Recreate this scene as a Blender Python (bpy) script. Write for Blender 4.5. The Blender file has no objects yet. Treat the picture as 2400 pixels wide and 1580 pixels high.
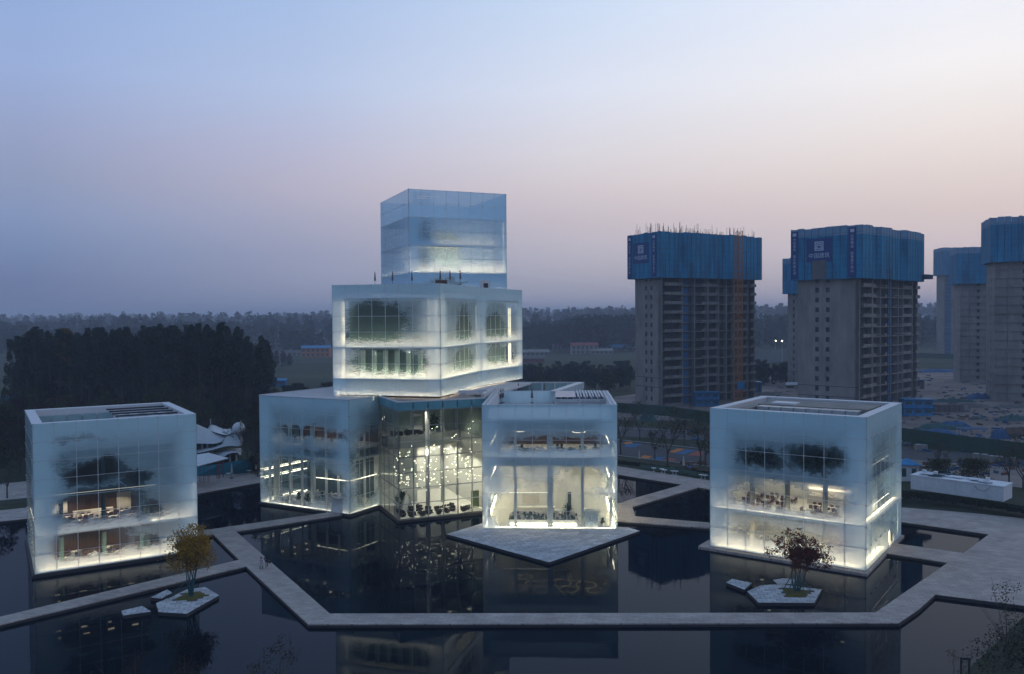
import bpy, bmesh, math, random
from mathutils import Vector, Matrix
random.seed(7)
R = math.radians
scene = bpy.context.scene
col = scene.collection

# ------------------------------------------------------------------ camera
FPX, PITCH, ROLL, CAMH = 1977.1, R(1.378), R(0.384), 32.0
cam_d = bpy.data.cameras.new('camera'); cam = bpy.data.objects.new('camera', cam_d); col.objects.link(cam)
cam_d.sensor_width = 36; cam_d.lens = FPX/2400*36; cam_d.clip_start = 0.5; cam_d.clip_end = 20000
cam.matrix_world = Matrix.Translation((0, 0, CAMH)) @ Matrix.Rotation(math.pi/2-PITCH, 4, 'X') @ Matrix.Rotation(-ROLL, 4, 'Z')
scene.camera = cam

# ------------------------------------------------------------------ world: dusk sky, glow low in the east (to the right)
world = bpy.data.worlds.new('World'); scene.world = world; world.use_nodes = True
wn = world.node_tree.nodes; wl = world.node_tree.links
wn.clear()
def srgb(r, g, b):
    f = lambda c: (c/255/12.92) if c/255 <= 0.04045 else ((c/255+0.055)/1.055)**2.4
    return (f(r), f(g), f(b), 1)
SUN_AZ = R(58)          # measured from +Y towards +X
tc = wn.new('ShaderNodeTexCoord')
sep = wn.new('ShaderNodeSeparateXYZ'); wl.new(tc.outputs['Generated'], sep.inputs[0])
def wmath(op, a, b=None, c=None, clamp=False):
    n = wn.new('ShaderNodeMath'); n.operation = op; n.use_clamp = clamp
    for i, v in enumerate((a, b, c)):
        if v is None: continue
        if isinstance(v, (int, float)): n.inputs[i].default_value = v
        else: wl.new(v, n.inputs[i])
    return n.outputs[0]
hx = wmath('MULTIPLY', sep.outputs[0], math.sin(SUN_AZ)); hy = wmath('MULTIPLY', sep.outputs[1], math.cos(SUN_AZ))
hl = wmath('SQRT', wmath('ADD', wmath('MULTIPLY', sep.outputs[0], sep.outputs[0]), wmath('MULTIPLY', sep.outputs[1], sep.outputs[1])))
az = wmath('DIVIDE', wmath('ADD', hx, hy), wmath('MAXIMUM', hl, 0.001))       # cos of azimuth to the glow
el = wmath('MULTIPLY', wmath('ARCSINE', sep.outputs[2]), 2/math.pi, None, True)  # 0 horizon .. 1 zenith
def ramp(stops):
    n = wn.new('ShaderNodeValToRGB'); cr = n.color_ramp; cr.interpolation = 'EASE' if False else 'LINEAR'
    while len(cr.elements) < len(stops): cr.elements.new(0.5)
    for e, (p, c) in zip(cr.elements, stops): e.position = p; e.color = srgb(*c)
    wl.new(el, n.inputs[0]); return n.outputs[0]
# elevations: 90 deg = 1.0 ; picture top is at 0.22
ZEN = [(.42, (136, 170, 214)), (1, (128, 158, 196))]
SKY0 = ramp([(0, (106, 118, 156)), (.024, (104, 121, 162)), (.047, (116, 137, 178)), (.071, (131, 149, 188)), (.095, (142, 154, 187)), (.118, (149, 160, 196)), (.165, (152, 173, 216)), (.23, (142, 171, 218))]+ZEN)
SKY1 = ramp([(0, (142, 149, 176)), (.024, (149, 157, 184)), (.047, (152, 158, 186)), (.071, (167, 168, 192)), (.095, (182, 178, 199)), (.118, (184, 184, 209)), (.165, (179, 195, 227)), (.23, (166, 190, 229))]+ZEN)
SKY2 = ramp([(0, (163, 165, 183)), (.024, (172, 172, 188)), (.047, (187, 183, 197)), (.071, (200, 190, 199)), (.095, (212, 202, 207)), (.118, (218, 213, 220)), (.165, (218, 224, 240)), (.23, (200, 218, 243))]+ZEN)
SKY3 = ramp([(0, (180, 173, 186)), (.024, (194, 184, 193)), (.047, (208, 196, 202)), (.071, (217, 201, 201)), (.095, (227, 214, 211)), (.118, (235, 225, 222)), (.165, (244, 241, 242)), (.23, (232, 238, 252))]+ZEN)
def wmix(f, a, b):
    n = wn.new('ShaderNodeMix'); n.data_type = 'RGBA'; wl.new(f, n.inputs[0]); wl.new(a, n.inputs[6]); wl.new(b, n.inputs[7]); return n.outputs[2]
def wrange(v, a, b):
    n = wn.new('ShaderNodeMapRange'); n.interpolation_type = 'SMOOTHSTEP' if False else 'LINEAR'
    n.inputs[1].default_value = a; n.inputs[2].default_value = b; wl.new(v, n.inputs[0]); return n.outputs[0]
m1 = wmix(wrange(az, 0.04, 0.316), SKY0, SKY1)
m2 = wmix(wrange(az, 0.596, 0.863), wmix(wrange(az, 0.316, 0.596), m1, SKY2), SKY3)
sky = wn.new('ShaderNodeTexSky'); sky.sky_type = 'NISHITA'; sky.sun_disc = False
sky.sun_elevation = R(1.0); sky.sun_rotation = SUN_AZ
nb = wn.new('ShaderNodeTexNoise'); nb.inputs['Scale'].default_value = 2.2; nb.inputs['Detail'].default_value = 5
mpn = wn.new('ShaderNodeMapping'); mpn.inputs['Scale'].default_value = (1, 1, 5); wl.new(tc.outputs['Generated'], mpn.inputs[0]); wl.new(mpn.outputs[0], nb.inputs['Vector'])
vary = wmath('ADD', wmath('MULTIPLY', nb.outputs[0], 0.06), 0.97)
vm = wn.new('ShaderNodeVectorMath'); vm.operation = 'SCALE'; wl.new(m2, vm.inputs[0]); wl.new(vary, vm.inputs['Scale'])
bg = wn.new('ShaderNodeBackground'); wl.new(vm.outputs[0], bg.inputs[0]); bg.inputs[1].default_value = 1.04
bg2 = wn.new('ShaderNodeBackground'); wl.new(sky.outputs[0], bg2.inputs[0]); bg2.inputs[1].default_value = 0.02
add = wn.new('ShaderNodeAddShader'); wl.new(bg.outputs[0], add.inputs[0]); wl.new(bg2.outputs[0], add.inputs[1])
wo = wn.new('ShaderNodeOutputWorld'); wl.new(add.outputs[0], wo.inputs[0])

# ------------------------------------------------------------------ sun just under the haze: very weak, broad
sd = bpy.data.lights.new('sun', 'SUN'); sd.energy = 0.06; sd.angle = R(25); sd.color = (1, .86, .78)
so = bpy.data.objects.new('sun', sd); col.objects.link(so); so.rotation_euler = (R(80), 0, -SUN_AZ+math.pi)

scene.view_settings.view_transform = 'Standard'; scene.view_settings.look = 'None'
scene.view_settings.gamma = 1; scene.view_settings.exposure = 0; scene.view_settings.use_curve_mapping = False
cy = scene.cycles
cy.max_bounces = 8; cy.diffuse_bounces = 3; cy.glossy_bounces = 3; cy.transmission_bounces = 4
cy.transparent_max_bounces = 16; cy.volume_bounces = 0; cy.sample_clamp_indirect = 4; cy.caustics_reflective = False; cy.caustics_refractive = False
cy.use_denoising = True

def W(px, py, z=0.0):
    """ground position seen at a photograph pixel (survey helper)"""
    a, b = px-1200, 790-py
    X = a*math.cos(ROLL)+b*math.sin(ROLL); Y = -a*math.sin(ROLL)+b*math.cos(ROLL)
    d = Vector((X, FPX*math.cos(PITCH)+Y*math.sin(PITCH), -FPX*math.sin(PITCH)+Y*math.cos(PITCH)))
    t = (z-CAMH)/d.z
    return Vector((d.x*t, d.y*t, z))
def WD(px, py, D):
    """point seen at a pixel at ground distance D"""
    a, b = px-1200, 790-py
    X = a*math.cos(ROLL)+b*math.sin(ROLL); Y = -a*math.sin(ROLL)+b*math.cos(ROLL)
    d = Vector((X, FPX*math.cos(PITCH)+Y*math.sin(PITCH), -FPX*math.sin(PITCH)+Y*math.cos(PITCH)))
    t = D/d.y
    return Vector((d.x*t, D, CAMH+d.z*t))
def sstep(a, b, x):
    t = min(1, max(0, (x-a)/(b-a))); return t*t*(3-2*t)
def height(x, y):
    d = math.hypot(x, y)
    h = sstep(700, 1700, d)*(10+12*sstep(-900, 700, x))
    return h + sstep(500, 900, d)*1.5*math.sin(x*.006+1)*math.sin(y*.004)

# ------------------------------------------------------------------ object helpers
def tag(o, label=None, cat=None, group=None, kind=None):
    if label: o['label'] = label
    if cat: o['category'] = cat
    if group: o['group'] = group
    if kind: o['kind'] = kind
    return o
def thing(name, label, cat, loc=(0, 0, 0), rz=0.0, group=None):
    o = bpy.data.objects.new(name, None); col.objects.link(o); o.empty_display_size = .5
    o.location = loc; o.rotation_euler = (0, 0, rz)
    return tag(o, label, cat, group)
class MB:
    def __init__(s): s.v = []; s.f = []; s.uv = None
    def quad(s, a, b, c, d):
        n = len(s.v); s.v += [tuple(a), tuple(b), tuple(c), tuple(d)]; s.f.append((n, n+1, n+2, n+3)); return s
    def tri(s, a, b, c):
        n = len(s.v); s.v += [tuple(a), tuple(b), tuple(c)]; s.f.append((n, n+1, n+2)); return s
    def box(s, x0, x1, y0, y1, z0, z1):
        n = len(s.v)
        s.v += [(x0, y0, z0), (x1, y0, z0), (x1, y1, z0), (x0, y1, z0), (x0, y0, z1), (x1, y0, z1), (x1, y1, z1), (x0, y1, z1)]
        s.f += [tuple(n+i for i in q) for q in ((0, 3, 2, 1), (4, 5, 6, 7), (0, 1, 5, 4), (1, 2, 6, 5), (2, 3, 7, 6), (3, 0, 4, 7))]
        return s
    def prism(s, pts, z0, z1):
        n = len(s.v); k = len(pts)
        area = sum(pts[i][0]*pts[(i+1) % k][1]-pts[(i+1) % k][0]*pts[i][1] for i in range(k))
        if area < 0: pts = pts[::-1]
        s.v += [(p[0], p[1], z0) for p in pts]+[(p[0], p[1], z1) for p in pts]
        s.f.append(tuple(range(n+k-1, n-1, -1))); s.f.append(tuple(range(n+k, n+2*k)))
        for i in range(k):
            j = (i+1) % k; s.f.append((n+i, n+j, n+k+j, n+k+i))
        return s
    def tube(s, a, b, r0, r1=None, k=6, cap=True):
        r1 = r0 if r1 is None else r1
        a = Vector(a); b = Vector(b); d = (b-a)
        if d.length < 1e-6: return s
        d.normalize(); u = d.orthogonal().normalized(); w = d.cross(u); n = len(s.v)
        for p, r in ((a, r0), (b, r1)):
            for i in range(k):
                t = 2*math.pi*i/k; s.v.append(tuple(p+(u*math.cos(t)+w*math.sin(t))*r))
        for i in range(k):
            j = (i+1) % k; s.f.append((n+i, n+j, n+k+j, n+k+i))
        if cap: s.f.append(tuple(range(n+k-1, n-1, -1))); s.f.append(tuple(range(n+k, n+2*k)))
        return s
    def bar(s, a, b, w, h):
        """rectangular bar between two points, w sideways, h up"""
        a = Vector(a); b = Vector(b); d = (b-a).normalized(); up = Vector((0, 0, 1))
        if abs(d.z) > .95: up = Vector((0, 1, 0))
        u = d.cross(up).normalized(); w2 = u.cross(d)
        n = len(s.v)
        for p in (a, b):
            for i, j in ((-1, -1), (1, -1), (1, 1), (-1, 1)): s.v.append(tuple(p+u*(i*w/2)+w2*(j*h/2)))
        for i in range(4):
            j = (i+1) % 4; s.f.append((n+i, n+j, n+4+j, n+4+i))
        s.f.append((n+3, n+2, n+1, n)); s.f.append((n+4, n+5, n+6, n+7)); return s
    def ball(s, c, rx, ry, rz, k=8, m=5):
        n = len(s.v); c = Vector(c)
        s.v.append(tuple(c+Vector((0, 0, -rz))))
        for i in range(1, m):
            ph = -math.pi/2+math.pi*i/m
            for j in range(k):
                t = 2*math.pi*j/k; s.v.append((c.x+rx*math.cos(ph)*math.cos(t), c.y+ry*math.cos(ph)*math.sin(t), c.z+rz*math.sin(ph)))
        s.v.append(tuple(c+Vector((0, 0, rz)))); top = len(s.v)-1
        for j in range(k):
            s.f.append((n, n+1+(j+1) % k, n+1+j))
            for i in range(m-2): a = n+1+i*k; s.f.append((a+j, a+(j+1) % k, a+k+(j+1) % k, a+k+j))
            a = n+1+(m-2)*k; s.f.append((a+j, a+(j+1) % k, top))
        return s
    def mesh(s, name, smooth=False):
        me = bpy.data.meshes.new(name); me.from_pydata(s.v, [], s.f)
        if smooth: me.polygons.foreach_set('use_smooth', [True]*len(me.polygons))
        return me
    def build(s, name, mat, parent=None, smooth=False):
        me = s.mesh(name, smooth); 
        if mat: me.materials.append(mat)
        return inst(name, me, parent)
def inst(name, me, parent=None, loc=None, rz=None, scale=None):
    o = bpy.data.objects.new(name, me); col.objects.link(o)
    if parent: o.parent = parent
    if loc is not None: o.location = loc
    if rz is not None: o.rotation_euler = (0, 0, rz)
    if scale is not None: o.scale = scale if not isinstance(scale, (int, float)) else (scale,)*3
    return o
def copy_tree(root, loc, rz=None, label=None, scale=None):
    r = root.copy(); col.objects.link(r); r.location = loc
    if rz is not None: r.rotation_euler = (0, 0, rz)
    if scale: r.scale = (scale,)*3
    if label: r['label'] = label
    for ch in root.children:
        c = ch.copy(); col.objects.link(c); c.parent = r
        for g in ch.children:
            d = g.copy(); col.objects.link(d); d.parent = c
    return r

# ------------------------------------------------------------------ materials
def newmat(name):
    m = bpy.data.materials.new(name); m.use_nodes = True; nt = m.node_tree; nt.nodes.clear()
    return m, nt.nodes, nt.links
def mat(name, c, rough=.8, var=.25, scale=1.0, metal=0, bump=0.0, bscale=None, spec=.3, stretch=(1, 1, 1), c2=None, em=None, es=0):
    m, n, l = newmat(name)
    b = n.new('ShaderNodeBsdfPrincipled'); o = n.new('ShaderNodeOutputMaterial'); l.new(b.outputs[0], o.inputs[0])
    b.inputs['Roughness'].default_value = rough; b.inputs['Metallic'].default_value = metal; b.inputs['Specular IOR Level'].default_value = spec
    t = n.new('ShaderNodeTexCoord'); mp = n.new('ShaderNodeMapping'); mp.inputs['Scale'].default_value = stretch
    geo = n.new('ShaderNodeNewGeometry'); l.new(geo.outputs['Position'], mp.inputs[0])
    nz = n.new('ShaderNodeTexNoise'); nz.inputs['Scale'].default_value = scale; nz.inputs['Detail'].default_value = 7; nz.inputs['Roughness'].default_value = .65
    l.new(mp.outputs[0], nz.inputs['Vector'])
    r = n.new('ShaderNodeValToRGB'); l.new(nz.outputs[0], r.inputs[0])
    a = [x*(1-var) for x in c]; z = [min(1, x*(1+var)) for x in (c2 or c)]
    r.color_ramp.elements[0].position = .3; r.color_ramp.elements[1].position = .72
    r.color_ramp.elements[0].color = (*a, 1); r.color_ramp.elements[1].color = (*z, 1)
    l.new(r.outputs[0], b.inputs['Base Color'])
    if bump:
        bz = n.new('ShaderNodeTexNoise'); bz.inputs['Scale'].default_value = bscale or scale*4; bz.inputs['Detail'].default_value = 5; l.new(geo.outputs['Position'], bz.inputs['Vector'])
        bp = n.new('ShaderNodeBump'); bp.inputs['Strength'].default_value = bump; bp.inputs['Distance'].default_value = .1
        l.new(bz.outputs[0], bp.inputs['Height']); l.new(bp.outputs[0], b.inputs['Normal'])
    if em: b.inputs['Emission Color'].default_value = (*em, 1); b.inputs['Emission Strength'].default_value = es
    return m
def emit(name, c, s):
    m, n, l = newmat(name); e = n.new('ShaderNodeEmission'); e.inputs[0].default_value = (*c, 1); e.inputs[1].default_value = s
    o = n.new('ShaderNodeOutputMaterial'); l.new(e.outputs[0], o.inputs[0]); return m
def leafmat(name, c, c2, scale=.4):
    m, n, l = newmat(name)
    geo = n.new('ShaderNodeNewGeometry'); nz = n.new('ShaderNodeTexNoise'); nz.inputs['Scale'].default_value = scale; nz.inputs['Detail'].default_value = 4
    l.new(geo.outputs['Position'], nz.inputs['Vector'])
    mx = n.new('ShaderNodeMath'); mx.operation = 'MULTIPLY_ADD'; l.new(geo.outputs['Random Per Island'], mx.inputs[0]); mx.inputs[1].default_value = .45
    l.new(nz.outputs[0], mx.inputs[2])
    oi = n.new('ShaderNodeObjectInfo'); mx2 = n.new('ShaderNodeMath'); mx2.operation = 'MULTIPLY_ADD'; l.new(oi.outputs['Random'], mx2.inputs[0]); mx2.inputs[1].default_value = .3; l.new(mx.outputs[0], mx2.inputs[2])
    r = n.new('ShaderNodeValToRGB'); l.new(mx2.outputs[0], r.inputs[0]); r.color_ramp.elements[0].position = .45; r.color_ramp.elements[1].position = 1.15 if False else 1.0
    r.color_ramp.elements[0].color = (*c, 1); r.color_ramp.elements[1].color = (*c2, 1)
    d = n.new('ShaderNodeBsdfDiffuse'); t = n.new('ShaderNodeBsdfTranslucent'); mxs = n.new('ShaderNodeMixShader'); mxs.inputs[0].default_value = .25
    l.new(r.outputs[0], d.inputs[0]); l.new(r.outputs[0], t.inputs[0]); l.new(d.outputs[0], mxs.inputs[1]); l.new(t.outputs[0], mxs.inputs[2])
    o = n.new('ShaderNodeOutputMaterial'); l.new(mxs.outputs[0], o.inputs[0]); return m

def paving(name, c, bw=1.2, bh=.6, ang=0.0, mortar=.02, var=.12):
    m, n, l = newmat(name)
    b = n.new('ShaderNodeBsdfPrincipled'); o = n.new('ShaderNodeOutputMaterial'); l.new(b.outputs[0], o.inputs[0]); b.inputs['Roughness'].default_value = .75; b.inputs['Specular IOR Level'].default_value = .25
    geo = n.new('ShaderNodeNewGeometry'); mp = n.new('ShaderNodeMapping'); mp.inputs['Rotation'].default_value = (0, 0, ang); l.new(geo.outputs['Position'], mp.inputs[0])
    br = n.new('ShaderNodeTexBrick'); l.new(mp.outputs[0], br.inputs[0]); br.inputs['Scale'].default_value = 1; br.inputs['Brick Width'].default_value = bw; br.inputs['Row Height'].default_value = bh
    br.inputs['Mortar Size'].default_value = mortar; br.inputs['Mortar Smooth'].default_value = .3
    br.inputs[1].default_value = (*[x*(1-var) for x in c], 1); br.inputs[2].default_value = (*[x*(1+var) for x in c], 1); br.inputs[3].default_value = (*[x*.45 for x in c], 1)
    nz = n.new('ShaderNodeTexNoise'); nz.inputs['Scale'].default_value = .35; nz.inputs['Detail'].default_value = 8; nz.inputs['Roughness'].default_value = .7; l.new(geo.outputs['Position'], nz.inputs['Vector'])
    mr = n.new('ShaderNodeMapRange'); mr.inputs[1].default_value = .3; mr.inputs[2].default_value = .7; mr.inputs[3].default_value = .70; mr.inputs[4].default_value = 1.18; l.new(nz.outputs[0], mr.inputs[0])
    vs = n.new('ShaderNodeVectorMath'); vs.operation = 'SCALE'; l.new(br.outputs[0], vs.inputs[0]); l.new(mr.outputs[0], vs.inputs['Scale'])
    l.new(vs.outputs[0], b.inputs['Base Color']); return m

def glassmat(name, tint=(.82, .93, .93), refl=.10, haze_amt=0.0):
    m, n, l = newmat(name)
    tr = n.new('ShaderNodeBsdfTransparent'); tr.inputs[0].default_value = (*tint, 1)
    df = n.new('ShaderNodeBsdfTranslucent'); df.inputs[0].default_value = (.7, .85, .9, 1)
    mx0 = n.new('ShaderNodeMixShader'); mx0.inputs[0].default_value = haze_amt; l.new(tr.outputs[0], mx0.inputs[1]); l.new(df.outputs[0], mx0.inputs[2])
    gl = n.new('ShaderNodeBsdfGlossy'); gl.inputs['Roughness'].default_value = .02; gl.inputs[0].default_value = (.9, .97, 1, 1)
    fr = n.new('ShaderNodeFresnel'); fr.inputs[0].default_value = 1.5
    mm = n.new('ShaderNodeMath'); mm.operation = 'MULTIPLY'; mm.inputs[1].default_value = refl*10; l.new(fr.outputs[0], mm.inputs[0]); mm.use_clamp = True
    mx = n.new('ShaderNodeMixShader'); l.new(mm.outputs[0], mx.inputs[0]); l.new(mx0.outputs[0], mx.inputs[1]); l.new(gl.outputs[0], mx.inputs[2])
    o = n.new('ShaderNodeOutputMaterial'); l.new(mx.outputs[0], o.inputs[0]); return m

def frostmat(name, blobs, base=.985, floor_op=.06, tint=(.58, .86, .94), mottle=.20, seed=0.0, w=20.3, z0=0.0, z1=18.9, center=.52, dshare=.72, bands=(), ec=.92):
    """printed frost: opaque white crystals with clear openings; UVs are metres along the face and height"""
    m, n, l = newmat(name)
    def M(op, *a, clamp=False):
        q = n.new('ShaderNodeMath'); q.operation = op; q.use_clamp = clamp
        for i, v in enumerate(a):
            if isinstance(v, (int, float)): q.inputs[i].default_value = v
            else: l.new(v, q.inputs[i])
        return q.outputs[0]
    uv = n.new('ShaderNodeUVMap').outputs[0]
    def noise(scale, detail=5, rough=.6, st=(1, 1, 1), rot=0, off=0):
        mp = n.new('ShaderNodeMapping'); mp.inputs['Rotation'].default_value = (0, 0, rot); mp.inputs['Scale'].default_value = st; mp.inputs['Location'].default_value = (seed+off, seed*1.7-off, 0)
        l.new(uv, mp.inputs[0]); z = n.new('ShaderNodeTexNoise'); z.inputs['Scale'].default_value = scale; z.inputs['Detail'].default_value = detail; z.inputs['Roughness'].default_value = rough
        l.new(mp.outputs[0], z.inputs['Vector']); return z
    n1 = noise(.45, 4, .6)
    sub = n.new('ShaderNodeVectorMath'); sub.operation = 'SUBTRACT'; l.new(n1.outputs['Color'], sub.inputs[0]); sub.inputs[1].default_value = (.5, .5, .5)
    sc_ = n.new('ShaderNodeVectorMath'); sc_.operation = 'MULTIPLY'; l.new(sub.outputs[0], sc_.inputs[0]); sc_.inputs[1].default_value = (4.5, 4.0, 0)
    ad = n.new('ShaderNodeVectorMath'); ad.operation = 'ADD'; l.new(uv, ad.inputs[0]); l.new(sc_.outputs[0], ad.inputs[1])
    s1 = noise(1.0, 6, .75, (.8, 5, 1), R(62), 3).outputs[0]; s2 = noise(1.0, 6, .75, (.8, 5, 1), R(-55), 9).outputs[0]; s3 = noise(1.0, 5, .7, (.5, 5.5, 1), R(86), 17).outputs[0]
    streak = M('MAXIMUM', M('MAXIMUM', s1, s2), s3)
    acc = None
    for (u0, v0, ru, rv, st) in blobs:
        a = n.new('ShaderNodeVectorMath'); a.operation = 'SUBTRACT'; l.new(ad.outputs[0], a.inputs[0]); a.inputs[1].default_value = (u0, v0, 0)
        b = n.new('ShaderNodeVectorMath'); b.operation = 'MULTIPLY'; l.new(a.outputs[0], b.inputs[0]); b.inputs[1].default_value = (1/ru, 1/rv, 0)
        ln = n.new('ShaderNodeVectorMath'); ln.operation = 'LENGTH'; l.new(b.outputs[0], ln.inputs[0])
        mr = n.new('ShaderNodeMapRange'); mr.interpolation_type = 'SMOOTHSTEP'; mr.inputs[1].default_value = .35; mr.inputs[2].default_value = 1.45; mr.inputs[3].default_value = st; mr.inputs[4].default_value = 0
        l.new(ln.outputs[1], mr.inputs[0]); acc = mr.outputs[0] if acc is None else M('MAXIMUM', acc, mr.outputs[0])
    # crystals eat into the openings
    if acc is not None:
        sk = M('MULTIPLY', M('MULTIPLY', M('SUBTRACT', streak, .575), 5.0), M('SUBTRACT', 1.0, M('MULTIPLY', acc, .75)))
        clear = M('SUBTRACT', M('SUBTRACT', M('MULTIPLY', acc, 1.75), .42), sk)
        mr = n.new('ShaderNodeMapRange'); mr.interpolation_type = 'SMOOTHSTEP'; mr.inputs[1].default_value = -.12; mr.inputs[2].default_value = .95; l.new(clear, mr.inputs[0])
        clear = mr.outputs[0]
        if any(b[4] < 1 for b in blobs): clear = M('MULTIPLY', clear, M('ADD', M('MULTIPLY', acc, .8), .2))
    else: clear = 0.0
    n3 = noise(.9, 8, .75, off=5).outputs[0]; n4 = noise(.16, 4, .6, (.6, 1.6, 1), 0, 23).outputs[0]
    # the print is denser towards the borders of the face
    sx = n.new('ShaderNodeSeparateXYZ'); l.new(uv, sx.inputs[0])
    def ss(v, a, b, lo, hi):
        q = n.new('ShaderNodeMapRange'); q.interpolation_type = 'SMOOTHSTEP'; q.inputs[1].default_value = a; q.inputs[2].default_value = b; q.inputs[3].default_value = lo; q.inputs[4].default_value = hi; l.new(v, q.inputs[0]); return q.outputs[0]
    el_ = M('MAXIMUM', ss(sx.outputs[0], 1.2, 3.0, 1, 0), ss(sx.outputs[0], w-3.0, w-1.2, 0, 1))
    if acc is not None and ec: clear = M('MULTIPLY', clear, M('SUBTRACT', 1.0, M('MULTIPLY', el_, ec)))
    eg = M('MAXIMUM', M('MAXIMUM', ss(sx.outputs[0], 1.2, 4.6, 1, 0), ss(sx.outputs[0], w-4.6, w-1.2, 0, 1)), M('MAXIMUM', ss(sx.outputs[1], z0, z0+4.0, 1, 0), ss(sx.outputs[1], z1-4.2, z1-.4, 0, 1)))
    for zb in bands:     # crystals growing up from the lit floor edges
        zz_ = M('SUBTRACT', sx.outputs[1], M('MULTIPLY', M('SUBTRACT', streak, .575), 5.5))
        bd = M('MULTIPLY', ss(sx.outputs[1], zb-.35, zb-.05, 0, 1), ss(zz_, zb+.35, zb+1.9, 1, 0)); eg = M('MAXIMUM', eg, bd)
        if acc is not None: clear = M('MULTIPLY', clear, M('SUBTRACT', 1.0, M('MULTIPLY', bd, .93)))
    thick = M('ADD', center, M('MULTIPLY', M('MINIMUM', M('ADD', eg, M('MULTIPLY', M('SUBTRACT', n4, .45), .9)), 1.0), base-center))
    op = M('SUBTRACT', M('SUBTRACT', thick, M('MULTIPLY', clear, M('SUBTRACT', thick, floor_op))), M('MULTIPLY', M('MULTIPLY', M('SUBTRACT', n3, .35), mottle), M('SUBTRACT', 1.0, M('MULTIPLY', eg, .8))), clamp=True)
    tr = n.new('ShaderNodeBsdfTransparent'); tr.inputs[0].default_value = (.86, .95, .95, 1)
    tl = n.new('ShaderNodeBsdfTranslucent'); tl.inputs[0].default_value = (.93, .97, .97, 1)
    df = n.new('ShaderNodeBsdfDiffuse'); df.inputs[0].default_value = (*tint, 1)
    mx = n.new('ShaderNodeMixShader'); mx.inputs[0].default_value = dshare; l.new(tl.outputs[0], mx.inputs[1]); l.new(df.outputs[0], mx.inputs[2])
    m2 = n.new('ShaderNodeMixShader'); l.new(op, m2.inputs[0]); l.new(tr.outputs[0], m2.inputs[1]); l.new(mx.outputs[0], m2.inputs[2])
    gl = n.new('ShaderNodeBsdfGlossy'); gl.inputs['Roughness'].default_value = .03
    fr = n.new('ShaderNodeFresnel'); fr.inputs[0].default_value = 1.45
    m3 = n.new('ShaderNodeMixShader'); l.new(M('MULTIPLY', fr.outputs[0], .6), m3.inputs[0]); l.new(m2.outputs[0], m3.inputs[1]); l.new(gl.outputs[0], m3.inputs[2])
    o = n.new('ShaderNodeOutputMaterial'); l.new(m3.outputs[0], o.inputs[0]); return m

m_path = paving('pale granite paving', (.37, .315, .285), 1.2, .5, R(12))
m_pathedge = mat('dark stone edge and gap shade', (.03, .03, .033), .6)
m_white = mat('white painted metal', (.54, .54, .56), .5, .06, 2)
m_alu = mat('brushed aluminium', (.42, .44, .46), .35, .1, 3, metal=.6)
m_mull = mat('pale mullion metal', (.62, .67, .68), .4, .08, 3, metal=.3)
m_darkmetal = mat('dark metal', (.03, .035, .04), .5, .2, 3)
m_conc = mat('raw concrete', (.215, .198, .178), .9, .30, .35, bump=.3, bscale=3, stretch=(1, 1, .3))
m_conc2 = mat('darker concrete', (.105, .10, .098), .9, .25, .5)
m_intwall = mat('white interior wall', (.75, .74, .70), .7, .05, 1)
m_fascia = mat('grey fascia plaster', (.34, .35, .33), .8, .08, .6)
m_greygreen = mat('grey green plaster', (.34, .42, .38), .8, .1, .6)
m_intfloor = mat('polished interior floor', (.76, .74, .69), .3, .08, 1, spec=.5)
m_darkint = mat('dark teal interior', (.035, .07, .075), .7, .3, .6)
m_wood = mat('brown timber panelling', (.085, .045, .028), .6, .35, 1.2, stretch=(6, 6, .6))
m_slab = mat('slab edge', (.35, .36, .36), .7, .1, 1)
m_roof = mat('pale roof membrane', (.46, .45, .47), .8, .12, .6)
m_deck = mat('brown roof deck', (.20, .17, .165), .8, .2, 1.5, stretch=(1, 8, 1))
m_black = mat('black leather', (.012, .012, .013), .5, .3, 4)
m_cream = mat('cream furniture', (.62, .58, .52), .5, .08, 3)
m_redchair = mat('dark red upholstery', (.10, .035, .032), .6, .2, 4)
m_soil = mat('planting soil moss', (.10, .085, .02), .95, .35, 3, bump=.5)
m_trunk_teal = mat('teal wrapped stems', (.02, .085, .10), .8, .3, 3)
m_trunk = mat('bark', (.06, .05, .045), .9, .3, 2)
m_grass = mat('dark grass', (.024, .030, .016), .95, .45, .5, bump=.4, bscale=4)
m_asph = mat('asphalt', (.055, .055, .06), .9, .3, .5)
m_kerb = mat('kerb stone', (.30, .30, .31), .8, .15, 1)
m_green = mat('green hoarding', (.012, .05, .035), .8, .25, .8)
m_blueroof = mat('blue sheet metal', (.015, .16, .34), .5, .25, .6)
m_bluetarp = mat('blue tarpaulin', (.01, .07, .17), .7, .4, .9)
m_whitec = mat('white enamelled steel', (.62, .64, .68), .5, .12, .8)
m_brickred = mat('red roof tiles', (.22, .05, .045), .8, .25, .7)
m_houswall = mat('village wall', (.26, .22, .20), .9, .25, .4)
m_orange = mat('orange painted wall', (.38, .15, .06), .8, .2, .5)
m_orangebay = mat('orange bay paint', (.45, .15, .03), .8, .2, 1)
m_bluebay = mat('blue bay paint', (.02, .10, .22), .8, .2, 1)
m_redbay = mat('red bay paint', (.25, .07, .045), .8, .2, 1)
m_craney = mat('orange crane steel', (.36, .13, .03), .6, .2, 2)
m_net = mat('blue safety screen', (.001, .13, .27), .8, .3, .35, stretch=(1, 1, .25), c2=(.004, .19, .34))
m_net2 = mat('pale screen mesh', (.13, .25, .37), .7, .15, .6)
m_netframe = mat('screen frame', (.01, .04, .09), .6)
m_banner = mat('blue banner cloth', (.006, .045, .17), .7, .15, .8)
m_letter = mat('white lettering', (.42, .48, .58), .6, .05, 1)
m_rebar = mat('rusty rebar', (.08, .05, .045), .9)
m_turq = mat('turquoise turf membrane', (.01, .16, .22), .8, .2, .3)
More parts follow.
